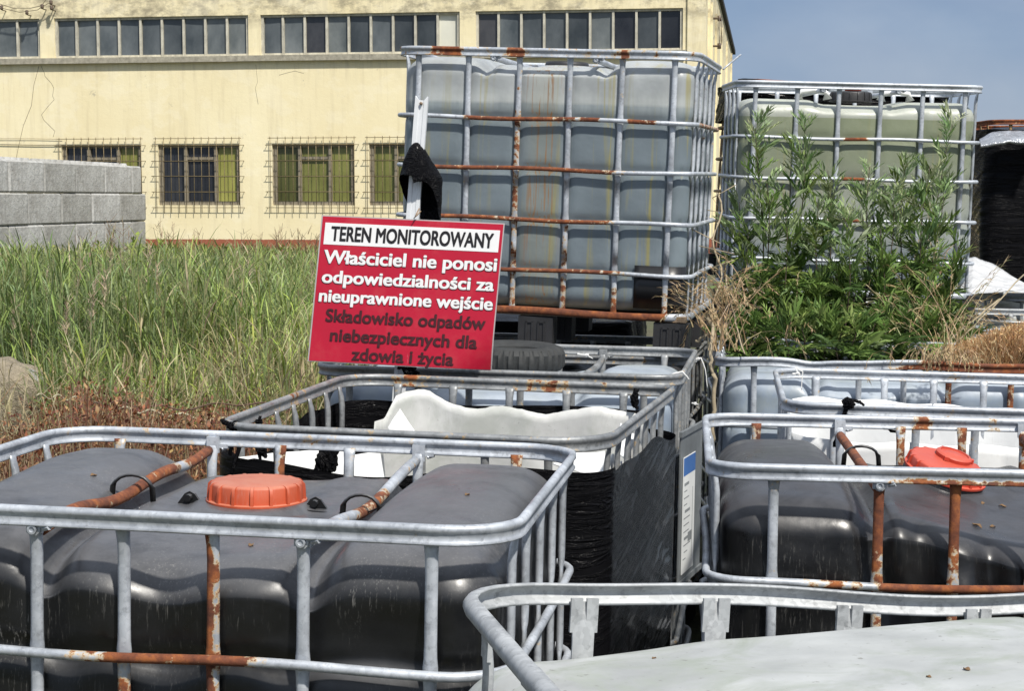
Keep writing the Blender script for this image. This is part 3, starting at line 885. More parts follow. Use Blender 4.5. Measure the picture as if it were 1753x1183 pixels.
def shell(name, mat, parent, w, d, rad, z0, cut, seed=1, wav=.010, thick=.003, cx=0.0, cy=0.0, bul=0.012):
    loop = rrect(w, d, rad, .012, 12)
    M = 26; n = len(loop)
    V = []
    for j in range(M + 1):
        for (x, y, nx, ny) in loop:
            zt = cut(x + cx, y + cy)
            z = z0 + (zt - z0) * (j / M) ** .8
            b_ = bul * abs(sin(x * 16)) * (abs(ny) > .7) + bul * abs(sin(y * 16)) * (abs(nx) > .7)
            V.append((x + cx + nx * b_, y + cy + ny * b_, z))
    V = np.array(V)
    nn = np.array([(nx, ny, 0) for (_, _, nx, ny) in loop] * (M + 1))
    V += nn * (snoise(V, 7, seed, 3) * wav)[:, None]
    F = [(j * n + k, j * n + (k + 1) % n, (j + 1) * n + (k + 1) % n, (j + 1) * n + k) for j in range(M) for k in range(n)]
    o = npmesh(name, V, F, mat, parent)
    md = o.modifiers.new('thick', 'SOLIDIFY'); md.thickness = thick; md.offset = 0
    return o

def film_wrap(parent, w, d, rad, z0, top, seed=1, amp=.006, mat=None, lid=False, bot=None, bulge=0.0):
    loop = rrect(w, d, rad, .010, 12)
    M = 90; n = len(loop); V = []; nn = []
    for j in range(M + 1):
        for (x, y, nx, ny) in loop:
            zt = top(x, y); zb = bot(x, y) if bot else z0
            V.append((x, y, zb + (zt - zb) * j / M)); nn.append((nx, ny, 0))
    V = np.array(V); nn = np.array(nn, float)
    S = V * np.array([1.0, 1.0, 11.0])
    S[:, 2] += (V[:, 1] + d) * (4.5 + 5 * (V[:, 2] - .6))
    nf = snoise(S, 2.6, seed, 3) + .5 * snoise(S * np.array([.6, .6, 2.7]), 3.1, seed + 9, 3)
    big = snoise(V, 6, seed + 1, 2)
    if bulge: V += nn * (snoise(V, 3.2, seed + 2, 2) * bulge)[:, None]
    V += nn * (-(np.abs(nf) * amp * 2) + big * amp * .9)[:, None]
    F = [(j * n + k, j * n + (k + 1) % n, (j + 1) * n + (k + 1) % n, (j + 1) * n + k) for j in range(M) for k in range(n)]
    if lid:
        c0 = len(V)
        rings = 10
        extra = []
        base = V[M * n:(M + 1) * n]
        for k in range(1, rings + 1):
            f = 1 - k / rings
            q = base.copy(); q[:, 0] *= f; q[:, 1] *= f; q[:, 2] += .03 * (1 - f * f)
            q[:, 2] += snoise(q, 12, seed, 3) * .012
            extra.append(q)
            a0 = M * n + (k - 1) * n if k == 1 else c0 + (k - 2) * n
            b0 = c0 + (k - 1) * n
            F += [(a0 + i, a0 + (i + 1) % n, b0 + (i + 1) % n, b0 + i) for i in range(n)]
        V = np.concatenate([V] + extra)
    return npmesh('film_wrap', V, F, mat or FILM, parent)

def tote(label, pose, w=.6, d=.5, steelm=None, style='A', px=PA, py=PS, rz=ZA, rad=.11, rust=None, struts=(), strut_rust=None,
         feet=True, jit=0.0, wob=None, group='caged liquid totes stored in rows', skip_back=False, botplate=None, sag=None, toprad=None, lipm=None, clip=True):
    P, e = Vector(pose[0]), Euler(pose[1], 'XYZ')
    R_ = e.to_matrix()
    root = empty('liquid_tote', P - R_ @ Vector((0, 0, 1.16)), e)
    tag(root, label, 'tote tank', group)
    sm = steelm or STEEL
    rf = rust or (lambda kind, p: 0.0)
    prof = LIPC if style == 'C' else LIP
    loop = rrect(w - .009, d - .009, toprad or rad)
    mb = MB(); sweep(mb, loop, prof, 1.16, lambda p: rf('top', p), wob)
    mb.build('top_rail', sm, root)
    for i, zr in enumerate(rz):
        mb = MB()
        last = i == len(rz) - 1
        lp = rrect(w - .009, d - .009, rad)
        wv = (lambda x, y, s=i: (.003 * sin(x * 9 + s * 2) , .002 * sin(x * 13 + y * 7 + s)))
        sweep(mb, lp, circ(.0088, 10, 1, 1.0) if not last else circ(.010, 10, .9, 1.5), 1.16 - zr, lambda p: rf('rail', p), wv)
        mb.build('rail', sm, root)
    rzs = [1.16 - z for z in rz]
    zt = 1.142 if style != 'C' else 1.14
    for y in ((-d + .0275), (d - .0275)):
        for x in px:
            mb = MB(); dz = wob(x, y)[0] if wob else 0
            post(mb, x, y, 'x', zt + dz, .15, rzs, lambda p: rf('post', p), style, jit)
            mb.build('upright', sm, root, split=None if style != 'C' else 40)
    for x in ((-w + .0275), (w - .0275)):
        for y in py:
            mb = MB(); dz = wob(x, y)[0] if wob else 0
            post(mb, x, y, 'y', zt + dz, .15, rzs, lambda p: rf('post', p), style, jit)
            mb.build('upright', sm, root, split=None if style != 'C' else 40)
    for sx in struts:
        mb = MB()
        pts = []
        for k in range(21):
            f = k / 20; y = -(d - .035) + f * 2 * (d - .035)
            dz, dx = sag(sx, y) if sag else (0, 0)
            pts.append((sx + dx, y, 1.128 + dz))
        mb.tube(pts, .0115, 10, lambda p: rf('strut', p))
        so = mb.build('strut', sm, root)
        if clip:
            for s in (-1, 1):
                q = MB()
                Mx = Matrix.Translation((sx, s * (d - .012), 1.127)) @ Matrix.Rotation(-s * pi / 2, 4, 'X')
                rs = []
                for r, z in ((.0125, -.006), (.0125, .001), (.0085, .0015), (.0085, .007), (.005, .0075), (.004, .005), (0.0005, .005)):
                    rs.append([Mx @ Vector((r * cos(2 * pi * k / 12), r * sin(2 * pi * k / 12), z)) for k in range(12)])
                q.rings(rs)
                q.box((sx + .022, s * (d - .014), 1.134), (.022, .006, .009))
                q.tube([(sx + .018, s * (d - .014), 1.128), (sx + .032, s * (d - .006), 1.132)], .005, 6)
                q.box((sx, s * (d - .020), 1.137), (.028, .008, .036))
                q.build('bolt', sm, so, split=35)
    if feet:
        for x in (-w + .07, 0.0, w - .07):
            for y in (-d + .06, 0, d - .06):
                mb = MB()
                # block with two moulded recesses in its front and back
                t_ = .0
                mb.box((x, y, .068), (.136, .10, .132))
                for s in (-1, 1):
                    mb.box((x + s * .035, y - .052, .066), (.006, .006, .10)); mb.box((x + s * .012, y - .052, .066), (.006, .006, .10))
                    mb.box((x + s * .0235, y - .052, .113), (.029, .006, .006)); mb.box((x + s * .0235, y - .052, .019), (.029, .006, .006))
                mb.build('pallet_foot', PFOOT, root, smooth=False)
        mb = MB(); mb.box((0, 0, .149), (2 * w - .03, 2 * d - .03, .022), .3)
        mb.build('pallet_deck', botplate or PFOOT, root, smooth=False)
    return root

def R0(kind, p): return 0.0

# --- black tote with orange cap, front left
def rust1(kind, p):
    x, y, z = p
    if kind == 'rail' and y < -.45 and z > .88:
        return max(.80 * float(sstep(-.12, -.08, x)) * (1 - float(sstep(.11, .22, x))), .50 if -.19 < x < -.09 else 0)
    if kind == 'rail' and y < -.45: return .35 if -.2 < x < .3 else .1
    if kind == 'post' and y < -.4 and abs(x - .079) < .03: return (.44 if z < 1.1 else .2) if x > .077 else .85
    if kind == 'post' and y < -.4 and z < .9 and abs(x + .079) < .03: return .44
    if kind == 'post' and y > .4 and x < .2: return (.62 if x < -.45 else .3) if x < -.3 else (.66 if x > -.08 else .3) if abs(x + .079) < .03 else .2
    if kind == 'post' and y > .4 and x > .4: return .55 if z > 1.08 else .42
    if kind == 'top' and y > .4: return .22 if z > 1.15 else .14
    if kind == 'strut' and x < 0: return .80 if (y < .06 or y > .32) else .30 if y > .2 else .7
    if kind == 'strut': return .62 if -.13 < y < .12 else .2
    return 0.02
def sag1(sx, y):
    if sx > 0: return (-.024 * math.exp(-((y + .02) / .2) ** 2) - .006, .004 * sin(y * 9))
    return (-.010 * math.exp(-((y + .05) / .15) ** 2) - .004 + .006 * sin(y * 14), .006 * sin(y * 10))
T1 = tote('black tote with a round orange ribbed screw cap standing front left', ((-.511, 3.403, 1.166), (0, .019, -.150)), rust=rust1, struts=(-.236, .236), sag=sag1, rad=.12)
def gs(x, c, w): return np.exp(-((x - c) / w) ** 2)
def ext1(P, n):
    x, y, z = P[:, 0].copy(), P[:, 1].copy(), P[:, 2].copy()
    f = sstep(.34, .46, -y); hi = sstep(.72, .98, z)
    P[:, 2] -= .028 * gs(x, -.02, .085) * sstep(.20, .45, -y) * hi
    for s in (-1, 1):
        cx = s * (.236 - .06 * sstep(1.05, .80, z))
        P[:, 2] -= .022 * gs(x, cx, .05) * sstep(.25, .46, -y) * hi
        P[:, 1] += .020 * gs(x, cx, .06) * f * hi
    P[:, 1] += .032 * gs(x, -.02, .065) * f * sstep(.66, 1.0, z)
    P[:, 1] += .022 * gs(x, .36, .10) * gs(z, .95, .045) * f       # sunken band under the front edge
    P[:, 1] -= .016 * gs(x, .32, .13) * gs(z, .80, .12) * f
    P[:, 1] += .012 * gs(x, -.40, .1) * gs(z, .95, .05) * f
    P[:, 1] += .010 * gs(z, .915, .02) * f
    up = sstep(.9, 1.0, z)
    P[:, 2] += .020 * sstep(.24, .34, x) * sstep(-.4, .2, y) * up
    P[:, 2] += .024 * sstep(.26, .36, -x) * sstep(-.4, .2, y) * up
    P[:, 2] += .022 * gs(x, .13, .06) * gs(y, .26, .12) * up
    return P
o = bottle('plastic_tank', P_BLACK, T1, extra=ext1, res=.0095, r=.11, rt=.10, z1=1.112, amp=.003, wavy=.006, seed=3, pw=.035); weld(o)
neck = MB(); lathe(neck, [(.105, 1.045), (.105, 1.085), (.098, 1.092), (.085, 1.095)], 40); neck.build('neck', P_BLACK, T1)
screw_cap(T1, ORANGE, (0.005, .02, 1.098))
def handle(parent, mat, cx, cy, cz, wd=.075, hh=.030, th=.0046, along='x', n=10):
    mb = MB(); pts = []
    for k in range(n + 1):
        a = pi * k / n
        u = -cos(a) * wd / 2; v = (sin(a) ** .55 if sin(a) > 0 else 0) * hh
        pts.append((cx + u, cy, cz + v) if along == 'x' else (cx, cy + u, cz + v))
    mb.tube(pts, th, 6, fx=1.3, fy=.8)
    return mb.build('handle', mat, parent)
handle(T1, P_BLACK, -.236, -.02, 1.095, .085, .052)
handle(T1, P_BLACK, .236, -.06, 1.085, .075, .050)
for s in (-1, 1):
    mb = MB()
    lug = [Vector((s * .128 + u, .01, 1.088 + v)) for u, v in ((-.026, 0), (.026, 0), (.010, .022), (0, .027), (-.010, .022))]
    mb.rings([[p + Vector((0, -.004, 0)) for p in lug], [p + Vector((0, .004, 0)) for p in lug]])
    mb.tube([(s * .128, .006, 1.103), (s * .128, -.007, 1.103)], .007, 10)
    mb.build('lug', P_BLACK, T1, smooth=False)
mb = MB(); mb.tube([(.11 + .34 * f, -.02 - .03 * f * f * 2 - .02 * sin(f * 3), 1.092 + .034 * sstep(.3, .6, f) - .004 * f) for f in np.linspace(0, 1, 24)], .0016, 4)
mb.build('mould_seam', BLACKSHEET, T1)

# --- the tote wrapped in black film with a cut white tank inside
def rust2(kind, p):
    x, y, z = p
    if kind == 'top': return .50 if abs(x + .5) < .05 and -.02 < y < .05 or (y > .5 and abs(x - .1) < .06) or (y > .5 and abs(x + .3) < .05) else .20
    return .12
T2 = tote('tote wrapped in black film with its white tank cut open, behind the front left tote', ((-.105, 4.53, 1.165), (0, .02, -.175)), w=.5, d=.6,
          px=(-.34, -.17, 0, .17, .34), py=(-.45, -.3, -.15, 0, .15, .3, .45), steelm=STEEL_DULL, rust=rust2, rad=(.11, .12, .07, .12), toprad=(.11, .16, .06, .12), jit=.002)
def cut2(x, y):
    z = 1.055
    if y > .30:
        z = 1.078 + .060 * math.exp(-((x + .26) / .085) ** 2) + .018 * math.exp(-((x + .02) / .06) ** 2) + .022 * math.exp(-((x - .27) / .10) ** 2)
        z -= .06 * float(sstep(.38, .45, x))
        if x < -.31: z -= .16 * float(sstep(.30, .37, -x))
    elif x > .3: z = 1.055 + .02 * sin(y * 17) + .012 * sin(y * 41)
    elif x < -.3: z = .96 + .03 * sin(y * 9)
    else: z = 1.035 + .012 * sin(x * 21)
    return z + .003 * sin(x * 23 + 2 * sin(x * 9)) + .0015 * sin(x * 61 + y * 31) + .0012 * sin(x * 170) * sin(x * 37)
o = shell('plastic_tank', P_SHELL, T2, .385, .53, (.08, .12, .10, .13), .17, cut2, 5, .010, .0035, cx=.060, cy=0, bul=.006)
for k, (px, py, Y_, a, b_, rx, ry, rz_, lb) in enumerate((
        (492, 800, 4.15, .15, .035, 1.25, .0, .25, 'long flat white plastic scrap in the film-wrapped tote nearest its left end'),
        (618, 802, 4.2, .055, .035, 1.35, .1, .1, 'square folded white plastic scrap in the film-wrapped tote beside the crumpled black film'),
        (690, 742, 4.85, .03, .05, 1.2, -.5, .3, 'torn bright white flap leaning on the left end of the cut tank wall'),
        (1000, 792, 4.25, .06, .03, .9, .1, -.2, 'crumpled white scrap along the right front edge of the film-wrapped tote'),
        (1066, 752, 4.72, .03, .05, .7, .9, .3, 'jagged white scrap between the uprights at the right of the film-wrapped tote'))):
    n_ = 16; V = []
    for i in range(n_ + 1):
        for j in range(n_ + 1):
            u, v = i / n_ * 2 - 1, j / n_ * 2 - 1
            V.append((u * a * (1 - .25 * v * (k % 2)), v * b_ * (1 + .3 * u), .003 * sin(u * 3 + k) + .006 * abs(u - .2)))
    V = np.array(V); V += (snoise(V, 22, 30 + k)[:, None] * .003)
    q = npmesh('plastic_scrap', V, [(i * (n_ + 1) + j, (i + 1) * (n_ + 1) + j, (i + 1) * (n_ + 1) + j + 1, i * (n_ + 1) + j + 1) for i in range(n_) for j in range(n_)], P_SHELLW)
    q.location = at(px, py, Y_); q.rotation_euler = (rx, ry, rz_)
    md = q.modifiers.new('t', 'SOLIDIFY'); md.thickness = .003
    tag(q, lb, 'plastic scrap', 'white plastic scraps in the wrapped tote')
def ftop(x, y):
    z = 1.085 + .006 * sin(x * 8) + .006 * sin(y * 11)
    if x > .4: z -= .05 * float(sstep(.0, .55, y))
    if x < -.4: z -= .05 * float(sstep(.25, -.1, y)) - .045 * float(sstep(-.3, -.5, y))
    if y < -.5: z += .012 - .03 * math.exp(-((x + .1) / .2) ** 2)
    return z
film_wrap(T2, .508, .608, (.12, .10, .08, .13), .20, ftop, 11, .0013)
for ch in T2.children:          # the cage has been pushed out of square: its front right corner is squeezed in
    vs = ch.data.vertices; co = np.empty(len(vs) * 3, np.float32); vs.foreach_get('co', co); co = co.reshape(-1, 3)
    rx_ = np.clip(co[:, 0] / .5, 0, 1.1); co[:, 0] -= rx_ * (.012 + .062 * np.clip((.6 - co[:, 1]) / 1.2, 0, 1)); vs.foreach_set('co', co.ravel()); ch.data.update()

# --- blue tote under the sign
def rust3(kind, p): return .15
T3 = tote('blue plastic tote under the red sign with a small tyre lying on top', ((.02, 5.80, 1.172), (0, .015, -.154)), w=.575, steelm=STEEL_DULL, rust=rust3, struts=(-.236, .236), rad=.09, jit=.002,
          sag=lambda sx, y: (-.01, .005 * sin(y * 8)))
o = bottle('plastic_tank', P_BLUE, T3, w=.54, amp=.016, seed=8, z1=1.115, res=.014); weld(o)
# label plate on its right side
mb = MB(); mb.box((.604, -.31, .76), (.004, .30, .46)); mb.box((.607, -.31, .99), (.010, .32, .016)); mb.box((.607, -.31, .53), (.010, .32, .016))
pl = mb.build('label_plate', PLATE, T3, smooth=False)
pl.location = Vector((.572, -.50, 0)) - Matrix.Rotation(-.17, 3, 'Z') @ Vector((.604, -.46, 0)); pl.rotation_euler = (0, 0, -.17)
mb = MB(); mb.box((.6085, -.35, .735), (.002, .16, .36)); mb.build('paper_label', PAPERW, pl, smooth=False)
mb = MB(); mb.box((.6087, -.35, .885), (.0022, .158, .055)); mb.build('label_header', BLUEPRINT, pl, smooth=False)
mb = MB()
for k in range(12):
    y0 = -.35 - .07 + rng.uniform(0, .02); wv = rng.uniform(.03, .11)
    mb.box((.6092, y0 + wv / 2, .83 - k * .021), (.0012, wv, .0035 if k % 4 else .009))
mb.box((.6093, -.30, .70), (.0012, .004, .22)); mb.box((.6093, -.33, .66), (.0012, .05, .03))
mb.build('label_print', PRINT, pl, smooth=False)
# silvery crumpled film lying on the front edge of its tank
mb = MB()
TY = empty('tyre', at(882, 634, 5.93) + Vector((0, 0, 0)), (0.03, .02, .3))
tag(TY, 'small dark rubber tyre lying flat on the blue tote beside the red sign', 'tyre')
mb = MB()
prof = [(.085, .012), (.10, .004), (.135, .0), (.155, .008), (.166, .022), (.168, .045), (.166, .066), (.155, .082), (.135, .090), (.10, .084), (.085, .074), (.08, .045)]
def tmod(t_, r, z):
    if r < .15: return 0
    u = (t_ * 30 / (2 * pi) + (.5 if z > .045 else 0)) % 1
    return -.028 if u < .28 else 0.008
rs = [[Vector((r * (1 + tmod(2 * pi * k / 240, r, z)) * cos(2 * pi * k / 240), r * (1 + tmod(2 * pi * k / 240, r, z)) * sin(2 * pi * k / 240), z)) for k in range(240)] for r, z in prof]
mb.rings(rs, closed=True)
mb.build('tread_casing', RUBBER, TY, split=40)

# --- big stacked tote in the middle
def rust4(kind, p):
    x, y, z = p
    if kind == 'rail' and z < .2: return .95 if x < .5 else .2
    if kind == 'rail' and y < -.4:
        lim = .12 + .25 * (abs(z - .9) < .05) * -.1
        e = {0: .12, 1: .30, 2: .26, 3: .30}.get(int(round((.9 - z) / .195)), .1)
        lo = -.3 if z > .8 else -.5
        v = .72 * float(sstep(lo - .06, lo + .03, x)) * (1 - float(sstep(e - .1, e + .16, x)))
        if z > .8 and (.14 < x < .24 or .33 < x < .46): v = max(v, .66)
        return v
    if kind == 'rail' and x > .5: return .5 if z > .8 else .15
    if kind == 'post' and y < -.4:
        if abs(x + .1) < .04: return .46 if z < .93 else .2
        if z < .27: return .62 - (z - .15) * 2
        if abs(x - .1) < .04 and z < .5: return .40
        return .12
    if kind == 'top': return .74 if (y < -.4 and (-.43 < x < -.32 or -.13 < x < -.09 or .28 < x < .33)) else .25
    return .12
T4 = tote('tall weathered tote with rust-streaked cage and bluish liquid, stacked behind the red sign', ((.227, 7.267, 2.274), (.013, .037, -.207)), px=PU, rz=ZB, rust=rust4, rad=.10, struts=(-.2, .2), botplate=RUSTED, jit=.0015)
o = bottle('plastic_tank', P_BIG, T4, px=PU, rz=ZB, amp=.009, seed=5, z1=1.135, r=.08, res=.0125, w=.568, d=.468, pw=.020, wavy=.003); weld(o)
mb = MB()
lp = [q for q in rrect(.575, .475, .075, .02) if (q[1] < -.40 and q[0] > .36) or (q[0] > .49 and q[1] < .3 and q[1] < .3)]
lp = sorted(lp, key=lambda q: (q[0] + q[1] if q[1] < -.40 else 1 + q[1]))
lp = [q for q in lp if q[0] > .36]
rs = [[Vector((x, y, .185)), Vector((x, y, .35)), Vector((x - nx * .002, y - ny * .002, .35)), Vector((x - nx * .002, y - ny * .002, .185))] for x, y, nx, ny in sorted(lp, key=lambda q: math.atan2(q[1] + .2, q[0] - .2))]
mb.rings(rs); mb.build('black_sheet', BLACKSHEET, T4)
capb = MB(); lathe(capb, [(.09, 1.10), (.09, 1.135), (.085, 1.145), (0, 1.147)], 32); capb.build('screw_cap', PFOOT, T4)

# --- yellowish tote rear right
def rust5(kind, p):
    x, y, z = p
    if kind == 'rail' and y < -.3 and z > .45: return .9 * math.exp(-((x + .02) / .07) ** 4) if z > .6 else .72 * math.exp(-((x + .05) / .1) ** 4)
    return .02
T5 = tote('tall yellowish tote behind the green weeds, stacked at rear right', ((1.672, 8.805, 2.255), (.026, .024, -.015)), w=.600, d=.38, py=(-.27, -.09, .09, .27), px=PU, rz=ZB, rust=rust5, rad=.09, struts=(-.18, .18), jit=.001, steelm=STEEL)
def top5(x, y): return -.020 * (1 - sstep(.15, .25, np.abs(x))) - .02 * (y / .46) ** 2
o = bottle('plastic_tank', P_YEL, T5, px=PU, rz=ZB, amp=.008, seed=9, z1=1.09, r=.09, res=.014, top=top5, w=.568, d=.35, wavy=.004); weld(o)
screw_cap(T5, PFOOT, (0.0, -.10, 1.082), r=.10, h=.05)
mb = MB(); lathe(mb, [(.04, 1.135), (.042, 1.148), (0, 1.15)], 20); q = mb.build('bung', ORANGE2, T5); q.location = (.01, -.10, .002)
for s in (-1, 1):
    mb = MB()
    mb.tube([(s * .2 - .07, -.2, 1.09), (s * .2 - .062, -.2, 1.125), (s * .2, -.2, 1.134), (s * .2 + .062, -.2, 1.125), (s * .2 + .07, -.2, 1.09)], .013, 8, fx=1.8)
    mb.build('handle', P_SHELLW, T5)

# --- black tote with tilted cap, right
def rust6(kind, p):
    x, y, z = p
    if kind == 'post' and y < -.4:
        if abs(x + .236) < .03: return .95 if z > .985 else .48 if z > .8 else .25
        if x > -.1: return .92 if z > .99 else .46
        return .10 if z < 1.1 else .3
    if kind == 'rail' and y < -.4 and z > .88: return .95 * float(sstep(-.28, -.2, x)) + .5 * math.exp(-((x + .33) / .06) ** 2)
    if kind == 'rail' and x < -.5 and z > .88: return .1
    if kind == 'post' and y > .4: return .62 if abs(x + .455) < .03 and z > 1.0 else (.52 if x > -.1 else .2)
    if kind == 'top': return (.62 if y < -.4 and z < 1.145 and x > -.21 else .50 if y > .4 and (abs(x + .04) < .03 or abs(x - .16) < .02) else .1)
    if kind == 'strut': return .82
    return .05
T6 = tote('black tote with a tilted red-orange cap at the right, its uprights partly rusted brown', ((1.053, 4.089, 1.126), (-.013, .009, -.10)), rust=rust6, struts=(-.236, .236), rad=.09,
          sag=lambda sx, y: (-.012, 0))
def ext6(P, n):
    x, y, z = P[:, 0].copy(), P[:, 1].copy(), P[:, 2].copy()
    up = sstep(.80, .98, z)
    P[:, 2] -= .060 * sstep(-.22, .12, x) * sstep(.2, -.42, y) * up
    P[:, 2] += .030 * sstep(-.26, -.34, x) * up * sstep(-.5, -.05, y)
    P[:, 2] += (.020 - .25 * (x + .04) * (np.hypot(x + .04, y + .035) < .3)) * np.exp(-(np.hypot(x + .04, y + .035) / .13) ** 4) * up
    f = sstep(.34, .45, -y)
    cx = -.236 + .04 * sstep(1.0, .8, z)
    P[:, 1] += .030 * gs(x, cx, .035) * f * sstep(.66, .94, z)
    P[:, 1] -= .010 * gs(x, -.40, .14) * gs(z, .92, .07) * f
    for c_, a_, w_ in ((-.125, .024, .035), (.02, .030, .032), (.125, .022, .03), (.25, .024, .04)):
        P[:, 1] += a_ * gs(x, c_ - .10 * (z - .85), w_) * f * sstep(.60, .88, z)
    for c_, a_ in ((-.055, .022), (.075, .016), (.185, .018), (.33, .016)):
        P[:, 1] -= a_ * gs(x, c_, .05) * gs(z, .91, .06) * f
    return P
o = bottle('plastic_tank', P_BLACK2, T6, extra=ext6, res=.0095, r=.085, rt=.085, z1=1.085, amp=.002, wavy=.005, seed=6, d=.458, pw=.035); weld(o)
nk = MB(); lathe(nk, [(.104, -.07), (.097, -.03), (.094, 0.0), (.09, .004)], 40); nko = nk.build('neck', P_BLACK2, T6); nko.location = (-.04, -.035, 1.090); nko.rotation_euler = (.20, .27, 0)
screw_cap(T6, ORANGE2, (-.038, -.035, 1.092), (.20, .27, 0), r=.092, h=.030, bung=(.014, .040, .030))
handle(T6, P_BLACK2, -.215, .12, 1.085, .085, .048)
for dx in (-.10, ):
    mb = MB(); lug = [Vector((-.135 + u, .03, 1.080 + v)) for u, v in ((-.026, 0), (.026, 0), (.010, .020), (-.010, .020))]
    mb.rings([[p + Vector((0, -.004, 0)) for p in lug], [p + Vector((0, .004, 0)) for p in lug]]); mb.build('lug', P_BLACK2, T6, smooth=False)

# --- nearest white tote, bottom right
T7 = tote('dirty white tote with a dull grey cage, nearest the camera at the bottom right', ((.598, 2.043, 1.135), (-.012, .062, .224)), steelm=STEEL_GREY, style='C', toprad=.15, px=(-.40, -.205, 0.0, .205, .40), py=(-.33, -.02, .30), rad=.14, jit=0.0,
          wob=lambda x, y: (-.006 * sin(x * 5 + 1) - .004 * sin(x * 11), .004 * sin(x * 7 + y * 5)))
def top7(x, y): return .024 + .048 * sstep(-.5, .3, x) - .016 * np.exp(-((x - .18 - y * .2) / .02) ** 2) - .045 * (y / .46) ** 2 - .02 * sstep(.2, .5, -x)
o = bottle('plastic_tank', P_WHITE, T7, top=top7, res=.011, r=.12, rt=.10, z1=1.105, amp=.003, wavy=.008, seed=12, w=.585, d=.48); weld(o)
mb = MB(); lp = rrect(.591, .491, .14, .02); i0 = min(range(len(lp)), key=lambda i: (lp[i][0] + .591) ** 2 + (lp[i][1] + .03) ** 2)
pts = [(-.591, -.03 + f * .05 - .02, 1.160 - .004) for f in (0, .5, 1)]
mb.tube(pts, .0145, 12); mb.build('sleeve', STEEL_GREY, T7)

# --- cut white tote behind the right black one
T8 = tote('tote with cut white tank walls behind the right black tote', ((1.39, 5.17, 1.13), (0, .018, -.12)), steelm=STEEL, rust=lambda k, p: .18, rad=.10, struts=())
def cut8(x, y):
    z = 1.075 if y > 0.2 else 1.060
    z += -.02 * float(sstep(-.5, .3, x)) * (y > .2)
    return z + .004 * sin(x * 30 + y * 20)
shell('plastic_tank', P_SHELLW, T8, .555, .455, .12, .17, cut8, 15, .008, .006)

# --- blue tote behind it with a partly rusty rail
def rust9(kind, p):
    x, y, z = p
    if kind == 'top' and y < -.3: return .62 * float(sstep(-.05, .15, x)) + .12 if z < 1.155 or x > .13 else .15
    if kind == 'post' and y < -.3 and x > .2: return .6
    return .08
T9 = tote('pale blue tote at right whose dented top rail turns rusty under dry grass', ((1.395, 6.752, 1.11), (-.006, .01, -.137)), rust=rust9, rad=.08, steelm=STEEL,
          wob=lambda x, y: (-.010 * math.exp(-((x + .25) / .06) ** 2) + .004 * sin(x * 12), -.012 * math.exp(-((x + .25) / .06) ** 2)), jit=.002)
o = bottle('plastic_tank', P_BLUE, T9, amp=.012, seed=21, z1=1.10, res=.014); weld(o)

# --- open tote full of soil in which the weeds grow
M9 = tote('open-topped tote filled with soil in which tall green weeds grow', ((1.50, 7.88, 1.075), (0, .01, -.08)), rust=lambda k, p: .15, rad=.10)
shell('plastic_tank', P_SHELLW, M9, .56, .46, .10, .17, lambda x, y: 1.06 + .01 * sin(x * 20 + y * 9), 25, .008, .006)
mb = MB(); V = [(.55 * (i / 10 - 1), .45 * (j / 10 - 1), 1.02 + .02 * sin(i * 1.3) * sin(j * 1.7)) for i in range(21) for j in range(21)]
mb.add(V, [(i * 21 + j, (i + 1) * 21 + j, (i + 1) * 21 + j + 1, i * 21 + j + 1) for i in range(20) for j in range(20)]); mb.build('soil_fill', SOIL, M9)

# --- lower tier and rear totes
def plain_tote(label, pose, mat, rustf=None, sd=1, steelm=None, **kw):
    r = tote(label, pose, rust=rustf or (lambda k, p: .2), steelm=steelm or STEEL_DULL, **kw)
    o = bottle('plastic_tank', mat, r, res=.025, seed=sd, z1=1.09)
    weld(o)
    return r
plain_tote('dark lower tote under the tall rust-streaked tote', ((.19, 7.34, 1.085), (0, .01, -.2)), P_BLACK2, sd=31)
T14 = plain_tote('black film-topped low tote in the dark behind the tall tote\'s base', ((.02, 8.60, 1.12), (0, .01, -.15)), P_BLACK2, sd=39)  # tote and film lid added so the gap under the tall tote reads dark
film_wrap(T14, .615, .515, .10, .5, lambda x, y: 1.175, 43, .006, lid=True)
plain_tote('lower tote carrying the yellowish tote', ((1.62, 8.98, 1.085), (0, .01, .03)), P_WHITE, sd=32)
plain_tote('low pale blue tote at the right edge just behind the orange dry grass', ((2.80, 8.55, 1.12), (0, .02, -.03)), P_BLUE, sd=33)
plain_tote('low grey tote at the right edge with a white sheet thrown over it', ((3.36, 10.55, 1.13), (0, .02, .05)), P_WHITE, sd=34)
plain_tote('lower tote under the black wrapped tote at the far right', ((3.86, 12.6, 1.06), (0, .0, .02)), P_BLACK2, sd=35)
plain_tote('lower tote hidden behind the yellowish tote', ((1.95, 10.6, 1.10), (0, .0, .02)), P_WHITE, sd=36)
rr_ = lambda k, p: .8 if k == 'top' else .4
T10 = plain_tote('tote fully wrapped in shiny black film at the far right', ((3.84, 12.5, 2.23), (0, .0, .02)), P_BLACK2, rr_, 37, feet=True, steelm=RUSTED)
film_wrap(T10, .615, .515, .10, .06, lambda x, y: 1.10 + .01 * sin(x * 6), 41, .005, lid=True, bulge=.05)
T12 = plain_tote('film-covered tote peeping over the left corner of the yellowish tote', ((1.90, 10.6, 2.345), (0, .06, .02)), P_WHITE, rr_, 38, steelm=RUSTED)
film_wrap(T12, .615, .515, .10, .95, lambda x, y: 1.165 + .006 * sin(x * 6), 42, .012, lid=True)

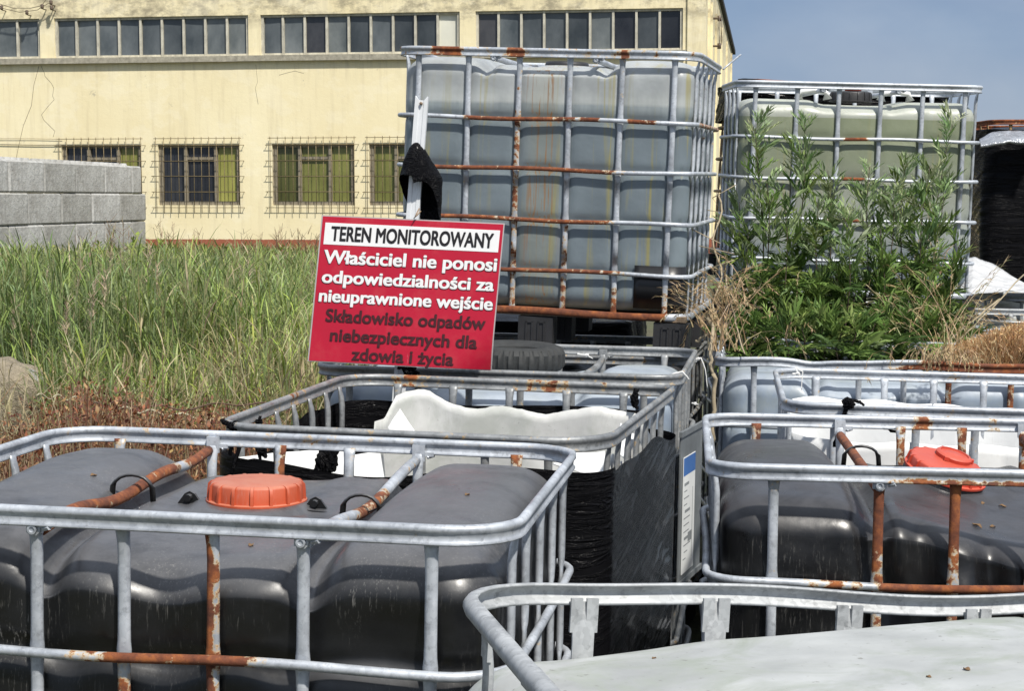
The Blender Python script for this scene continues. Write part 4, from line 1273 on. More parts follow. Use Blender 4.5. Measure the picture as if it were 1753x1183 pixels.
# silver film bundle and white sheet on the right
def cloth(name, pts_grid, mat, label, cat, thick=.003, seed=1, amp=.01, sc=14):
    G = np.array(pts_grid, float); n0, n1 = G.shape[:2]
    from_u = np.linspace(0, 1, n0); NU, NV = 50, 30
    out = np.zeros((NU, NV, 3))
    for c_ in range(3):
        tmp = np.array([np.interp(np.linspace(0, 1, NU), from_u, G[:, j, c_]) for j in range(n1)]).T
        out[..., c_] = np.array([np.interp(np.linspace(0, 1, NV), np.linspace(0, 1, n1), tmp[i]) for i in range(NU)])
    out[..., 2] += snoise(out, sc, seed, 4) * amp
    out[..., 1] += snoise(out, sc, seed + 5, 4) * amp
    ix = np.arange(NU * NV).reshape(NU, NV)
    F = np.stack([ix[:-1, :-1], ix[1:, :-1], ix[1:, 1:], ix[:-1, 1:]], -1).reshape(-1, 4)
    o = npmesh(name, out.reshape(-1, 3), F, mat)
    md = o.modifiers.new('t', 'SOLIDIFY'); md.thickness = thick
    if label: tag(o, label, cat)
    return o
WSHEET = simple('white_tarpaulin', (0.66, 0.67, 0.68), 0.45, 0.35, 9, bmp=0.8, bd=.03)
cloth('white_sheet', [[at(1640, 445, 10.9), at(1645, 500, 10.1), at(1640, 510, 9.98)], [at(1668, 438, 10.9), at(1664, 492, 10.1), at(1664, 503, 9.98)], [at(1712, 462, 10.9), at(1712, 493, 10.1), at(1712, 500, 9.98)], [at(1765, 488, 10.9), at(1770, 496, 10.1), at(1770, 503, 9.98)]],
      WSHEET, 'crumpled white sheet heaped on the low tote at the right edge', 'sheet', amp=.02)
SILV = simple('silver_foil', (0.55, 0.57, 0.6), 0.25, 0.5, 20, 0.6, 0.8, .02)
cloth('foil_bundle', [[at(1678, 240, 11.9), at(1678, 252, 11.75)], [at(1700, 232, 11.9), at(1700, 248, 11.72)], [at(1730, 230, 11.9), at(1730, 245, 11.75)], [at(1790, 230, 11.9), at(1790, 246, 11.72)]],
      SILV, 'silvery foil roll lying across the top of the black wrapped tote at the right', 'foil', thick=.02, amp=.015)

# ------------------------------------------------------------------ warning sign, its post and the bag on it
def signpt(u, v, off=0.0):
    """u 0..1 left to right, v 0..1 top to bottom on the sign's sheet"""
    tl, tr, br, bl = SIGNC
    p = tl * (1 - u) * (1 - v) + tr * u * (1 - v) + br * u * v + bl * (1 - u) * v
    curl = max(0.0, (u - .80) / .20 + (v - .75) / .25 - 0.75)
    p = p + SIGNN * (off - .02 * curl ** 2 if curl > 0 else off)
    return p
def plane_at(px, py, c, n):
    r = ray(px, py); e = Vector((0, 0, EYE)); return e + r * ((c - e).dot(n) / r.dot(n))
sc_ = at(695, 500, 5.262); SIGNN = Vector((-.10, -1, .05)).normalized()
SIGNC = [plane_at(px, py, sc_, SIGNN) for px, py in ((553, 370), (862, 384), (838, 634), (529, 617))]
sign = empty('warning_sign', (SIGNC[2] + SIGNC[3]) / 2)
tag(sign, 'red warning sign with white and black lettering standing on the rail of the blue tote', 'sign')
def on_sign(name, mat, us, vs, off, th=0.0015, quads=None):
    mb = MB()
    nu, nv = len(us), len(vs)
    for s in (off, off - th):
        pass
    V = [signpt(u, v, off) - sign.location for u in us for v in vs] + [signpt(u, v, off - th) - sign.location for u in us for v in vs]
    k = nu * nv; F = []
    for i in range(nu - 1):
        for j in range(nv - 1):
            a, b_, c_, d_ = i * nv + j, (i + 1) * nv + j, (i + 1) * nv + j + 1, i * nv + j + 1
            F.append((a, d_, c_, b_)); F.append((k + a, k + b_, k + c_, k + d_))
    for i in range(nu - 1):
        for j, fl in ((0, 0), (nv - 1, 1)):
            a, b_ = i * nv + j, (i + 1) * nv + j
            F.append((a, b_, k + b_, k + a) if not fl else (a, k + a, k + b_, b_))
    for j in range(nv - 1):
        for i in (0, nu - 1):
            a, b_ = i * nv + j, i * nv + j + 1
            F.append((a, b_, k + b_, k + a))
    mb.add(V, F)
    return mb.build(name, mat, sign, smooth=False)
RED = simple('crimson_sign_sheet', (0.50, 0.011, 0.038), 0.36, 0.18, 5, bmp=0.03)
t = RED.node_tree; b = t.nodes['Principled BSDF']; prev = b.inputs['Base Color'].links[0].from_socket
dn_ = ramp(t, noise(t, 5, 7, 0.75).outputs['Fac'], [(0.50, 0.0), (0.75, 0.45)])
sc2 = ramp(t, noise(t, 60, 4, 0.8, stretch=(1, 1, 0.15)).outputs['Fac'], [(0.66, 0.0), (0.72, 0.6)])
low_ = ramp(t, sep(t)['Z'], [(0.0, 1.0), (0.09, 0.0)])
c = mix(t, dn_, prev, (0.42, 0.10, 0.09)); c = mix(t, math_(t, 'MULTIPLY', sc2, low_), c, (0.65, 0.35, 0.36))
t.links.new(c, b.inputs['Base Color'])
SIGNW = simple('sign_white', (0.80, 0.80, 0.80), 0.4, 0.05, 6, bmp=0)
SIGNE = simple('sign_edge', (0.45, 0.42, 0.42), 0.5, 0.2, 6, bmp=0)
BLK = simple('sign_black', (0.012, 0.010, 0.012), 0.5, 0.1, 6, bmp=0)
DRED = simple('sign_dark_brown', (0.055, 0.010, 0.014), 0.5, 0.1, 6, bmp=0)
U_ = list(np.linspace(0, 1, 25))
on_sign('panel', SIGNE, [-.008] + U_[1:-1] + [1.006], [-.008] + U_[1:-1] + [1.006], 0.0, .004)
rf_ = on_sign('red_face', RED, list(np.linspace(0, 1, 60)), list(np.linspace(0, 1, 60)), 0.0012, .001)
rf_.data.polygons.foreach_set('use_smooth', [True] * len(rf_.data.polygons)); rf_.data.set_sharp_from_angle(angle=radians(40))
on_sign('white_field', SIGNW, list(np.linspace(.018, .985, 20)), list(np.linspace(.042, .192, 5)), 0.0022, .001)
def glyphs(txt):
    c = bpy.data.curves.new('lettering', 'FONT'); c.body = txt; c.size = 1.0; c.resolution_u = 5
    o = bpy.data.objects.new('lettering', c); COL.objects.link(o)
    bpy.context.view_layer.update()
    me = bpy.data.meshes.new_from_object(o.evaluated_get(bpy.context.evaluated_depsgraph_get()))
    bpy.data.objects.remove(o)
    V = np.array([v.co[:] for v in me.vertices]); F = [tuple(p.vertices) for p in me.polygons]
    return V, F
def text_line(txt, u0, u1, vbase, vcap, mat, bold=0.02, off=.0032, spread=0.0):
    """lettering whose baseline is at vbase and capital height vcap (fractions of the sheet)"""
    plain = txt.replace('ś', 's').replace('ż', 'z').replace('Ś', 'S')
    V, F = glyphs(plain)
    V = list(map(tuple, V))
    for i, ch in enumerate(txt):          # acute accents and the dot are set by hand over s and z
        if ch in 'śż':
            base = 's' if ch == 'ś' else 'z'
            gb, _ = glyphs(base); gp, _ = glyphs(plain[:i + 1])
            cx = gp[:, 0].max() - (gb[:, 0].max() - gb[:, 0].min()) / 2; top = gb[:, 1].max(); k = len(V)
            if ch == 'ś':
                V += [(cx - .045, top + .06, 0), (cx + .035, top + .06, 0), (cx + .125, top + .19, 0), (cx + .02, top + .19, 0)]
                F.append((k, k + 1, k + 2, k + 3))
            else:
                V += [(cx + .055 * cos(q * pi / 5), top + .12 + .055 * sin(q * pi / 5), 0) for q in range(10)]
                F.append(tuple(range(k, k + 10)))
    V = np.array(V)
    x0, x1 = V[:, 0].min() - spread, V[:, 0].max() + spread
    cap = .727
    mb = MB()
    shifts = [(a * spread * (1 if abs(b_) < .5 else .8), b_ * bold) for b_ in (-1, 0, 1) for a in (-1, -.33, .33, 1)]
    for i, (sh, sv) in enumerate(shifts):
        P_ = []
        for v in V:
            u = u0 + (v[0] + sh - x0) / (x1 - x0) * (u1 - u0)
            P_.append(signpt(u, vbase - (v[1] + sv) / cap * vcap, off + .00006 * i) - sign.location)
        mb.add(P_, F)
    return mb.build('lettering', mat, sign, smooth=False)
text_line('TEREN MONITOROWANY', .055, .955, .163, .102, BLK, .020, .0032, .034)
for off_, mt, bo, e_, dv_ in ((.0024, DRED, .030, .003, .004), (.0036, SIGNW, .020, 0, 0)):
    sp_ = .040 if e_ else .034
    text_line('Właściciel nie ponosi', .028 - e_, .987 + e_, .320 + dv_ * .4, .094, mt, bo, off_, sp_)
    text_line('odpowiedzialności za', .028 - e_, .982 + e_, .456 + dv_ * .4, .090, mt, bo, off_, sp_)
    text_line('nieuprawnione wejście', .022 - e_, .985 + e_, .587 + dv_ * .4, .090, mt, bo, off_, sp_)
text_line('Składowisko odpadów', .070, .955, .722, .090, DRED, .016, .0032, .028)
text_line('niebezpiecznych dla', .105, .920, .855, .090, DRED, .016, .0032, .028)
text_line('zdowia i życia', .235, .800, .980, .090, DRED, .016, .0032, .028)

post_top, post_mid = at(722, 164, 5.305), at(706, 372, 5.300)
dv = (post_mid - post_top).normalized()
post_bot = post_top + dv * ((post_top.z - .25) / -dv.z)
post_o = empty('sign_post', post_bot); tag(post_o, 'white steel channel post leaning slightly and rising behind the red sign', 'post')
right = Vector((1, -.12, 0)); right = (right - dv * right.dot(dv)).normalized(); outn = dv.cross(right).normalized()
if outn.y > 0: outn = -outn
L_ = (post_top - post_bot).length
sec = [(-.0195, -.016), (-.0195, 0), (-.008, 0), (-.006, -.003), (.006, -.003), (.008, 0), (.0195, 0), (.0195, -.016), (.0170, -.016), (.0170, -.0025), (.0075, -.0025), (.005, -.006), (-.005, -.006), (-.0075, -.0025), (-.0170, -.0025), (-.0170, -.016)]
mb = MB(); rs = []
for f in (0, .2, .4, .6, .8, 1.0):
    rs.append([-dv * (L_ * f - (.012 if f == 1 and abs(a) < .01 else 0)) + right * a + outn * b_ for a, b_ in sec])
mb.rings(rs); mb.build('channel', POSTW, post_o, smooth=False)
mb = MB(); c_ = -dv * (L_ - .022) + outn * .001
mb.tube([c_ - outn * .004, c_ + outn * .0055], .0045, 10); mb.build('hole_ring', RUSTED, post_o)
mb = MB(); c_ = at(711, 368, 5.27) - post_bot
mb.tube([c_ + Vector((.012, 0, .02)), c_ + Vector((.004, -.012, .004)), c_ + Vector((-.004, -.016, -.010)), c_ + Vector((.006, -.01, .0)), c_ + Vector((.016, .0, .012))], .0022, 5)
mb.build('wire_tie', RUSTED, post_o)

# black bag pulled over the post
ba = at(712, 243, 5.30)
V = []; na, nr = 96, 46
for j in range(nr + 1):
    f = j / nr
    for k in range(na):
        a = 2 * pi * k / na                       # a=0 right, pi/2 back, 3pi/2 front
        fr = max(0.0, -sin(a)) ; rt = max(0.0, cos(a)); 
        length = .118 + .125 * (1 - fr) + .03 * rt * (1 - fr)
        if cos(a) < -.3: length = .10 + .13 * max(0, sin(a))
        z = -length * f
        hood = min(1, -z / .11)
        r = .006 + .056 * hood ** .75 - .016 * max(0, (-z - .12) / .14)
        x = r * 1.05 * cos(a) + .012 * min(1, -z / .12) + .012 * max(0, (-z - .1) / .15); y = r * .75 * sin(a) + .01
        V.append((x, y, z))
V = np.array(V)
V[:, :2] += np.stack([snoise(V * np.array([1, 1, .45]), 45, 3, 4), snoise(V * np.array([1, 1, .45]), 45, 9, 4)], -1) * .006 * np.clip(-V[:, 2:3] / .06, .1, 1)
V[:, 2] += snoise(V, 60, 5, 3) * .004
F = [(j * na + k, j * na + (k + 1) % na, (j + 1) * na + (k + 1) % na, (j + 1) * na + k) for j in range(nr) for k in range(na)]
bag = npmesh('bin_bag', V, F, FILMD); bag.location = ba
md = bag.modifiers.new('t', 'SOLIDIFY'); md.thickness = .002
tag(bag, 'torn black plastic bag pulled over the white post above the sign', 'plastic bag')

# knots of black film and white strips on the rails
def knot(px, py, Y_, s, label, tails=(), mat=None, group='black film knots tied to the rails', seed=1, name='film_knot', sq=(1, .8, .8)):
    c_ = at(px, py, Y_)
    bm = bmesh.new(); bmesh.ops.create_icosphere(bm, subdivisions=5, radius=1.0)
    P = np.array([v.co[:] for v in bm.verts])
    n1 = snoise(P, 4.0, seed, 4); n2 = np.abs(snoise(P * np.array([1, 1, .4]), 9.0, seed + 3, 3))
    q = P * (0.75 + .35 * n1 - .30 * n2)[:, None] * np.array(sq) * s
    me0 = [tuple(p) for p in q]
    mb = MB(); mb.add(me0, [tuple(v.index for v in f.verts) for f in bm.faces]); bm.free()
    for tl in tails:
        pts = [at(a, b_, Y_ + dy) - c_ for a, b_, dy in tl]
        P2 = []
        for i in range(len(pts) - 1):
            for f in np.linspace(0, 1, 6, endpoint=False): P2.append(pts[i].lerp(pts[i + 1], f) + Vector((rng.normal() * s * .05, 0, rng.normal() * s * .05)))
        P2.append(pts[-1])
        mb.tube(P2, [s * .20 * (1 - .6 * i / len(P2)) for i in range(len(P2))], 6, up=Vector((0, 1, 0)), fx=1.6, fy=.5)
    o = mb.build(name, mat or FILMD, None); o.location = c_
    return tag(o, label, 'plastic film', group)
knot(700, 633, 5.27, .026, 'black film knot on the rail right below the red sign', [[(680, 628, 0), (700, 631, 0), (718, 640, 0)], [(712, 636, 0), (705, 652, .01)]], seed=1)
knot(1086, 684, 4.98, .026, 'black film knot on the right end of the wrapped tote\'s back rail', [[(1090, 665, 0), (1086, 690, 0), (1092, 702, 0)]], seed=2, sq=(.6, .7, 1.25))
knot(404, 730, 4.05, .022, 'black film knot at the front left corner of the wrapped tote\'s rail', [[(378, 722, 0), (395, 726, 0), (412, 734, 0)], [(410, 735, 0), (395, 770, .01), (388, 805, .02)]], seed=3)
knot(443, 722, 4.22, .012, 'small brown-black film scrap on the left rail of the wrapped tote', [[(446, 712, 0), (442, 728, 0), (436, 742, 0)]], seed=4)
knot(1452, 692, 4.70, .022, 'black film tied on the front rail of the cut white tote at right', [[(1442, 690, 0), (1450, 683, 0), (1470, 688, 0), (1480, 694, 0)], [(1448, 700, 0), (1440, 722, .0)]], seed=5)
knot(558, 792, 4.10, .034, 'large twisted clump of black film hanging inside the wrapped tote', [[(575, 770, 0), (560, 795, 0), (535, 832, 0)], [(560, 768, 0), (545, 800, 0), (528, 826, 0)]], seed=6, sq=(.9, .8, 1.5))
knot(1440, 738, 4.62, .026, 'black film strip lying over the cut tank edge behind the strut', [[(1430, 765, 0), (1440, 730, 0), (1500, 728, -.02), (1540, 742, -.02)]], seed=7, sq=(.7, .7, 1.3))
knot(450, 770, 4.0, .02, 'thin black film rag hanging at the left front of the wrapped tote', [[(420, 745, 0), (405, 780, 0), (395, 815, 0)], [(440, 760, 0), (446, 790, 0)]], seed=9, sq=(.7, .6, 1.2))
knot(1152, 648, 5.30, .012, 'white plastic strip knotted at the front right corner of the blue tote', [[(1140, 655, 0), (1152, 640, 0), (1168, 636, 0), (1180, 650, 0)], [(1150, 650, 0), (1142, 664, 0)]], mat=STRAPW, group='white strips tied to the rails', seed=11, name='plastic_strip')
knot(1195, 614, 6.1, .009, 'white plastic strip hanging from the right rail of the blue tote', [[(1190, 620, 0), (1200, 612, 0), (1208, 635, 0), (1211, 665, 0)]], mat=STRAPW, group='white strips tied to the rails', seed=12, name='plastic_strip')
knot(1366, 640, 5.62, .010, 'white and pink strip tied on the left end of the cut white tote', [[(1356, 640, 0), (1366, 640, 0), (1362, 630, 0), (1374, 636, 0), (1372, 668, 0)]], mat=STRAPW, group='white strips tied to the rails', seed=13, name='plastic_strip')
knot(1190, 691, 5.9, .008, 'small white rag on the right side upright of the blue tote', [[(1184, 690, 0), (1196, 693, 0)]], mat=STRAPW, group='white strips tied to the rails', seed=14, name='plastic_strip')
knot(1005, 608, 6.2, .010, 'white strip lying over the strut of the blue tote beside the tyre', [[(988, 606, -.03), (1005, 608, 0), (1015, 614, 0)]], mat=STRAPW, group='white strips tied to the rails', seed=15, name='plastic_strip')
# a stick poking up behind the tall tote, an overhead wire
mb = MB(); mb.tube([at(1238, 118, 7.75), at(1252, 106, 7.8), at(1268, 93, 7.85)], .004, 6, .2)
tag(mb.build('metal_rod', STEEL), 'thin grey rod poking up behind the corner of the tall tote', 'rod')

# ------------------------------------------------------------------ vegetation
def ribbons(B, az, el, droop, L, Wd, col, segs=4, shape='leaf', tipc=None, twist=None):
    n = len(B); s = np.linspace(0, 1, segs + 1)
    e = el[:, None] - droop[:, None] * s[None, :]
    ds = L[:, None] / segs
    hx = np.cos(e) * ds; hz = np.sin(e) * ds
    r = np.concatenate([np.zeros((n, 1)), np.cumsum(hx[:, :-1], 1)], 1); z = np.concatenate([np.zeros((n, 1)), np.cumsum(hz[:, :-1], 1)], 1)
    C = np.stack([B[:, 0:1] + r * np.cos(az)[:, None], B[:, 1:2] + r * np.sin(az)[:, None], B[:, 2:3] + z], -1)
    if shape == 'leaf': w = np.sin(np.clip(s * .93 + .07, 0, 1) * pi) ** .7
    elif shape == 'stem': w = 1 - .6 * s
    else: w = np.sin(np.clip(s * .9 + .1, 0, 1) * pi)
    tw = az + pi / 2 if twist is None else twist
    side = np.stack([np.cos(tw), np.sin(tw), np.zeros(n)], -1)[:, None, :] * (w[None, :, None] * Wd[:, None, None] / 2)
    V = np.stack([C - side, C + side], 2)          # n, segs+1, 2, 3
    base = (np.arange(n) * (segs + 1) * 2)[:, None]
    k = np.arange(segs)[None, :] * 2
    F = np.stack([base + k, base + k + 1, base + k + 3, base + k + 2], -1).reshape(-1, 4)
    c = np.repeat(col[:, None, :], (segs + 1) * 2, 1)
    if tipc is not None:
        f = np.repeat(s, 2)[None, :, None]
        c = c * (1 - f) + tipc[:, None, :] * f
    return V.reshape(-1, 3), F, c.reshape(-1, 3)

class Veg:
    def __init__(s): s.V, s.F, s.C, s.n = [], [], [], 0
    def add(s, V, F, C):
        s.V.append(V); s.F.append(F + s.n); s.C.append(C); s.n += len(V)
    def build(s, name, mat=LEAF, parent=None):
        C = np.concatenate(s.C); C = np.concatenate([np.clip(C, 0, 1), np.ones((len(C), 1))], 1)
        return npmesh(name, np.concatenate(s.V), np.concatenate(s.F), mat, parent, C, smooth=False)

def tint(cols, n, jit=.25):
    cols = np.array(cols); c = cols[rng.integers(0, len(cols), n)]
    return c * (1 + rng.uniform(-jit, jit, (n, 1))) * (1 + rng.uniform(-.08, .08, (n, 3)))

GREENS = [(.19, .24, .06), (.25, .305, .08), (.30, .36, .09), (.14, .19, .06), (.31, .36, .16)]
YG = [(.22, .28, .05), (.26, .32, .06), (.18, .24, .05)]
STRAW = [(.36, .30, .17), (.42, .36, .22), (.30, .26, .13)]

def reeds(name, n, ylo, yhi, pxlo, pxhi, hfun, leaves=8, lw=.012, ll=.36, cols=GREENS, stemc=None, strawf=.12, jit=.25, segs=4):
    vg = Veg()
    Y_ = sqrtY = np.sqrt(rng.uniform(ylo ** 2, yhi ** 2, n))
    px = rng.uniform(pxlo, pxhi, n)
    X_ = (px - 876.5) / FPX * Y_
    clump = snoise(np.stack([X_, Y_, X_ * 0], -1), 2.2, 77, 2)
    h = hfun(Y_, px) * (1 + rng.uniform(-.22, .06, n) + .06 * clump)
    ok_ = ~((px < 78) & (Y_ < 10.4) & (rng.uniform(size=n) < .93))
    h = np.where(ok_, h, .35)
    B = np.stack([X_, Y_, np.full(n, -.05)], -1)
    lean = np.abs(rng.normal(0, .09, n)); az = rng.uniform(0, 2 * pi, n)
    patch = snoise(np.stack([X_, Y_ * .6, X_ * 0], -1), .9, 123, 2)
    dead = rng.uniform(size=n) < strawf * np.clip(1.2 + 1.6 * patch, .1, 4)
    pf = (1 + .22 * snoise(np.stack([X_, Y_ * .6, X_ * 0], -1), 1.7, 321, 2))[:, None] * np.array([1, 1, 1]) * (1 + .18 * patch[:, None] * np.array([1, .3, 0]))
    sc = tint(stemc or [(.22, .26, .11), (.28, .29, .14), (.20, .25, .12)], n)
    sc[dead] = tint(STRAW, dead.sum())
    el = pi / 2 - lean; dr = rng.uniform(0, .15, n)
    # stems face the viewer a little differently each
    vs = ribbons(B, az, el, dr, h, rng.uniform(.006, .010, n), sc, 5, 'stem', twist=rng.uniform(-.8, .8, n)); vg.add(*vs)
    for k in range(leaves):
        f = (k + rng.uniform(0, 1, n)) / leaves * .80 + .16
        e = el[:, None] - dr[:, None] * f[:, None] / 2
        r = np.cos(e[:, 0]) * h * f
        LB = np.stack([B[:, 0] + r * np.cos(az), B[:, 1] + r * np.sin(az), B[:, 2] + np.sin(e[:, 0]) * h * f], -1)
        L = ll * rng.uniform(.55, 1.25, n) * (1 - .35 * f)
        c = tint(cols, n, jit) * pf; c[dead] = tint(STRAW, dead.sum())
        low = (f < .38) & (rng.uniform(size=n) < .5)
        c[low] = tint([(.30, .27, .14), (.24, .24, .12)], low.sum())
        keep = rng.uniform(size=n) < np.where(f < .3, .5, 1)
        vs = ribbons(LB[keep], rng.uniform(0, 2 * pi, keep.sum()), rng.uniform(.85, 1.45, keep.sum()), rng.uniform(.3, 1.7, keep.sum()), L[keep], lw * rng.uniform(.6, 1.3, keep.sum()), c[keep], segs, 'leaf', c[keep] * 1.15)
        vg.add(*vs)
    o = vg.build(name)
    return tag(o, kind='stuff')

H1 = lambda Y, px: np.where(px < 360, 1.40, np.interp(px, [360, 540, 900], [1.36, 1.16, 1.05])) - .018 * (Y - 9)
o = reeds('reeds', 3500, 9.6, 13.2, -160, 620, H1, 9, .0085, .36, strawf=.10)
tag(o, 'tall green reeds with blades standing in the waste ground at left', 'reeds')
o = reeds('reeds', 3300, 13.2, 21, -140, 640, lambda Y, px: 1.36 - .027 * (Y - 11), 8, .0115, .34, strawf=.10)
tag(o, 'middle belt of reeds farther back toward the hall', 'reeds')
o = reeds('rough_grass', 4600, 21, 41, -120, 960, lambda Y, px: np.clip(1.12 - .0225 * (Y - 20), .45, 2), 6, .020, .28, cols=[(.17, .22, .06), (.21, .25, .07), (.23, .22, .10), (.13, .17, .055)], strawf=.13, segs=3)
tag(o, 'olive rough grass and weeds growing up to the hall and block wall', 'grass')
o = reeds('long_grass', 1700, 8.2, 10.2, -120, 640, lambda Y, px: np.interp(px, [-120, 60, 330, 420, 640], [.92, .95, .95, 1.06, 1.0]), 7, .0085, .32, cols=GREENS + YG, strawf=.32)
tag(o, 'long grass mixed with straw in front of the reeds', 'grass')
# tall straw-coloured flower stems with feathery heads
vg = Veg(); n = 120
Y_ = rng.uniform(9.5, 17, n); px = np.where(rng.uniform(size=n) < .5, rng.normal(150, 60, n), rng.uniform(-100, 560, n)); X_ = (px - 876.5) / FPX * Y_
h = EYE - (rng.uniform(425, 560, n) - HZ) / FPX * Y_
az = rng.uniform(0, 2 * pi, n); ln = np.abs(rng.normal(0, .07, n)); dr = rng.uniform(0, .2, n)
B = np.stack([X_, Y_, np.zeros(n)], -1)
V, F, C = ribbons(B, az, pi / 2 - ln, dr, h, np.full(n, .007), tint([(.46, .40, .26), (.42, .34, .20), (.36, .36, .19)], n), 6, 'stem', twist=rng.uniform(-.6, .6, n)); vg.add(V, F, C)
Vr = V.reshape(n, 7, 2, 3).mean(2)
for k in range(34):
    f = rng.uniform(0, .22, n)
    P_ = Vr[:, -1] - (Vr[:, -1] - Vr[:, -3]) * (f * 2.2)[:, None] + rng.normal(0, .004, (n, 3))
    a_ = rng.uniform(0, 2 * pi, n)
    vg.add(*ribbons(P_, a_, rng.uniform(.7, 1.4, n), rng.uniform(.2, 1.2, n), rng.uniform(.03, .08, n), np.full(n, .005), tint([(.42, .33, .24), (.48, .38, .28), (.38, .30, .20)], n), 2, 'stem', twist=rng.uniform(-.8, .8, n)))
tag(vg.build('reed_plumes'), 'straw-coloured feathery flower stems standing over the reeds', 'reeds', kind='stuff')
# yellow-green bushes among the weeds by the wall
def bush(px, py_top, Y_, wid, label, cols, nleaf=900, lsize=.05, name='shrub', grp=None, stemcol=(.14, .10, .06)):
    top = at(px, py_top, Y_)
    base = Vector((top.x, Y_, 0)); root = empty(name, base); h = top.z
    vg = Veg()
    ns = 14
    az = rng.uniform(0, 2 * pi, ns); ln = rng.uniform(0, .22, ns); hh = h * rng.uniform(.7, 1.0, ns)
    B0 = np.stack([rng.normal(0, wid * .3, ns), rng.normal(0, wid * .3, ns), np.zeros(ns)], -1)
    sv = Veg(); sv.add(*ribbons(B0, az, pi / 2 - ln, rng.uniform(0, .2, ns), hh, np.full(ns, .014 + wid * .01), tint([stemcol], ns), 5, 'stem', twist=rng.uniform(-.6, .6, ns)))
    sv.build('stems', LEAF, root)
    k = rng.integers(0, ns, nleaf); f = rng.uniform(.25, 1.0, nleaf) ** .8
    r = np.sin(ln[k]) * hh[k] * f
    C = np.stack([B0[k, 0] + r * np.cos(az[k]), B0[k, 1] + r * np.sin(az[k]), np.cos(ln[k]) * hh[k] * f], -1)
    C += rng.normal(0, 1, (nleaf, 3)) * np.array([wid * .22, wid * .22, .04]) * (1.15 - f)[:, None]
    vg.add(*ribbons(C, rng.uniform(0, 2 * pi, nleaf), rng.uniform(-.2, 1.1, nleaf), rng.uniform(0, .8, nleaf), lsize * rng.uniform(.6, 1.4, nleaf), lsize * .5 * rng.uniform(.6, 1.3, nleaf), tint(cols, nleaf, .3), 2, 'leaf'))
    vg.build('leaves', LEAF, root)
    return tag(root, label, 'shrub', grp or 'leafy weeds by the block wall and hall')
bush(262, 402, 27, .55, 'yellow-green leafy weed at the right end of the block wall', YG, 1500, .10)
bush(150, 412, 24, .5, 'bushy green weed in front of the second joint of the block wall', GREENS + YG, 1100, .08)
bush(505, 425, 30, .9, 'wide yellowish weed just left of the red sign', YG + [(.16, .18, .05)], 1600, .10)
bush(430, 422, 31, 1.0, 'olive weed cluster midway between the block wall and the sign', [(.15, .17, .06), (.22, .24, .06)], 1500, .10)
bush(20, 560, 10.6, .35, 'yellow-green weed above the concrete lump at the left edge', YG + GREENS, 1300, .04)
# thin dry plants in front of the hall's foot
def drystalk(px, pt, Y_, label, sp=.35):
    top = at(px, pt, Y_); root = empty('dry_weed', (top.x, Y_, 0)); h = top.z
    sv = Veg(); n = 9
    B0 = np.stack([rng.normal(0, .08, n), rng.normal(0, .08, n), np.zeros(n)], -1); az = rng.uniform(0, 2 * pi, n); ln = rng.uniform(0, .18, n); hh = h * rng.uniform(.6, 1, n)
    sv.add(*ribbons(B0, az, pi / 2 - ln, rng.uniform(0, .2, n), hh, np.full(n, .016), tint([(.22, .16, .10)], n), 5, 'stem', twist=rng.uniform(-.5, .5, n)))
    m_ = 110; k = rng.integers(0, n, m_); f = rng.uniform(.5, 1, m_); r = np.sin(ln[k]) * hh[k] * f
    C = np.stack([B0[k, 0] + r * np.cos(az[k]), B0[k, 1] + r * np.sin(az[k]), np.cos(ln[k]) * hh[k] * f], -1)
    sv.add(*ribbons(C, rng.uniform(0, 2 * pi, m_), rng.uniform(.3, 1.3, m_), rng.uniform(-.2, .6, m_), rng.uniform(.08, .25, m_), np.full(m_, .010), tint([(.24, .17, .11), (.30, .22, .13)], m_), 3, 'stem', twist=rng.uniform(-.7, .7, m_)))
    sv.build('stalks', LEAF, root)
    return tag(root, label, 'weed', 'dry stalks in front of the hall')
for px, pt, lb in ((290, 378, 'dry branching stalk between the block wall and the first whole barred window'), (325, 388, 'dry stalk under the first whole barred window'), (420, 396, 'dry stalk midway between two barred windows'),
                   (480, 384, 'dry bushy stalk under the left part of the middle barred window'), (520, 380, 'dry stalk beside the left edge of the red sign'), (150, 392, 'brown dry stalk in front of the block wall'), (200, 372, 'taller brown dry stalk near the end of the block wall')):
    drystalk(px, pt, 29 if px > 250 else 25, lb)

# brown dried dock and bramble thicket behind the front left tote
vg = Veg(); n = 1150
Y_ = rng.uniform(5.2, 8.3, n); px = np.where(rng.uniform(size=n) < .8, rng.uniform(-60, 420, n), rng.uniform(330, 520, n)); X_ = (px - 876.5) / FPX * Y_
topy = np.interp(px, [-60, 20, 60, 110, 140, 190, 260, 380, 420, 520], [745, 735, 705, 668, 640, 690, 690, 700, 715, 725]) + rng.uniform(0, 55, n)
h = EYE - (topy - HZ) / FPX * Y_
h = np.clip(h, .25, 1.2)
B = np.stack([X_, Y_, np.zeros(n)], -1); az = rng.uniform(0, 2 * pi, n); ln = np.abs(rng.normal(0, .13, n))
vg.add(*ribbons(B, az, pi / 2 - ln, rng.uniform(0, .3, n), h, np.full(n, .007), tint([(.20, .12, .07), (.32, .25, .15), (.16, .08, .05)], n), 5, 'stem', twist=rng.uniform(-.7, .7, n)))
m_ = 52000; k = rng.integers(0, n, m_); f = rng.uniform(.25, 1.02, m_); r = np.sin(ln[k]) * h[k] * f
C = np.stack([B[k, 0] + r * np.cos(az[k]), B[k, 1] + r * np.sin(az[k]), np.cos(ln[k]) * h[k] * f], -1) + rng.normal(0, .020, (m_, 3))
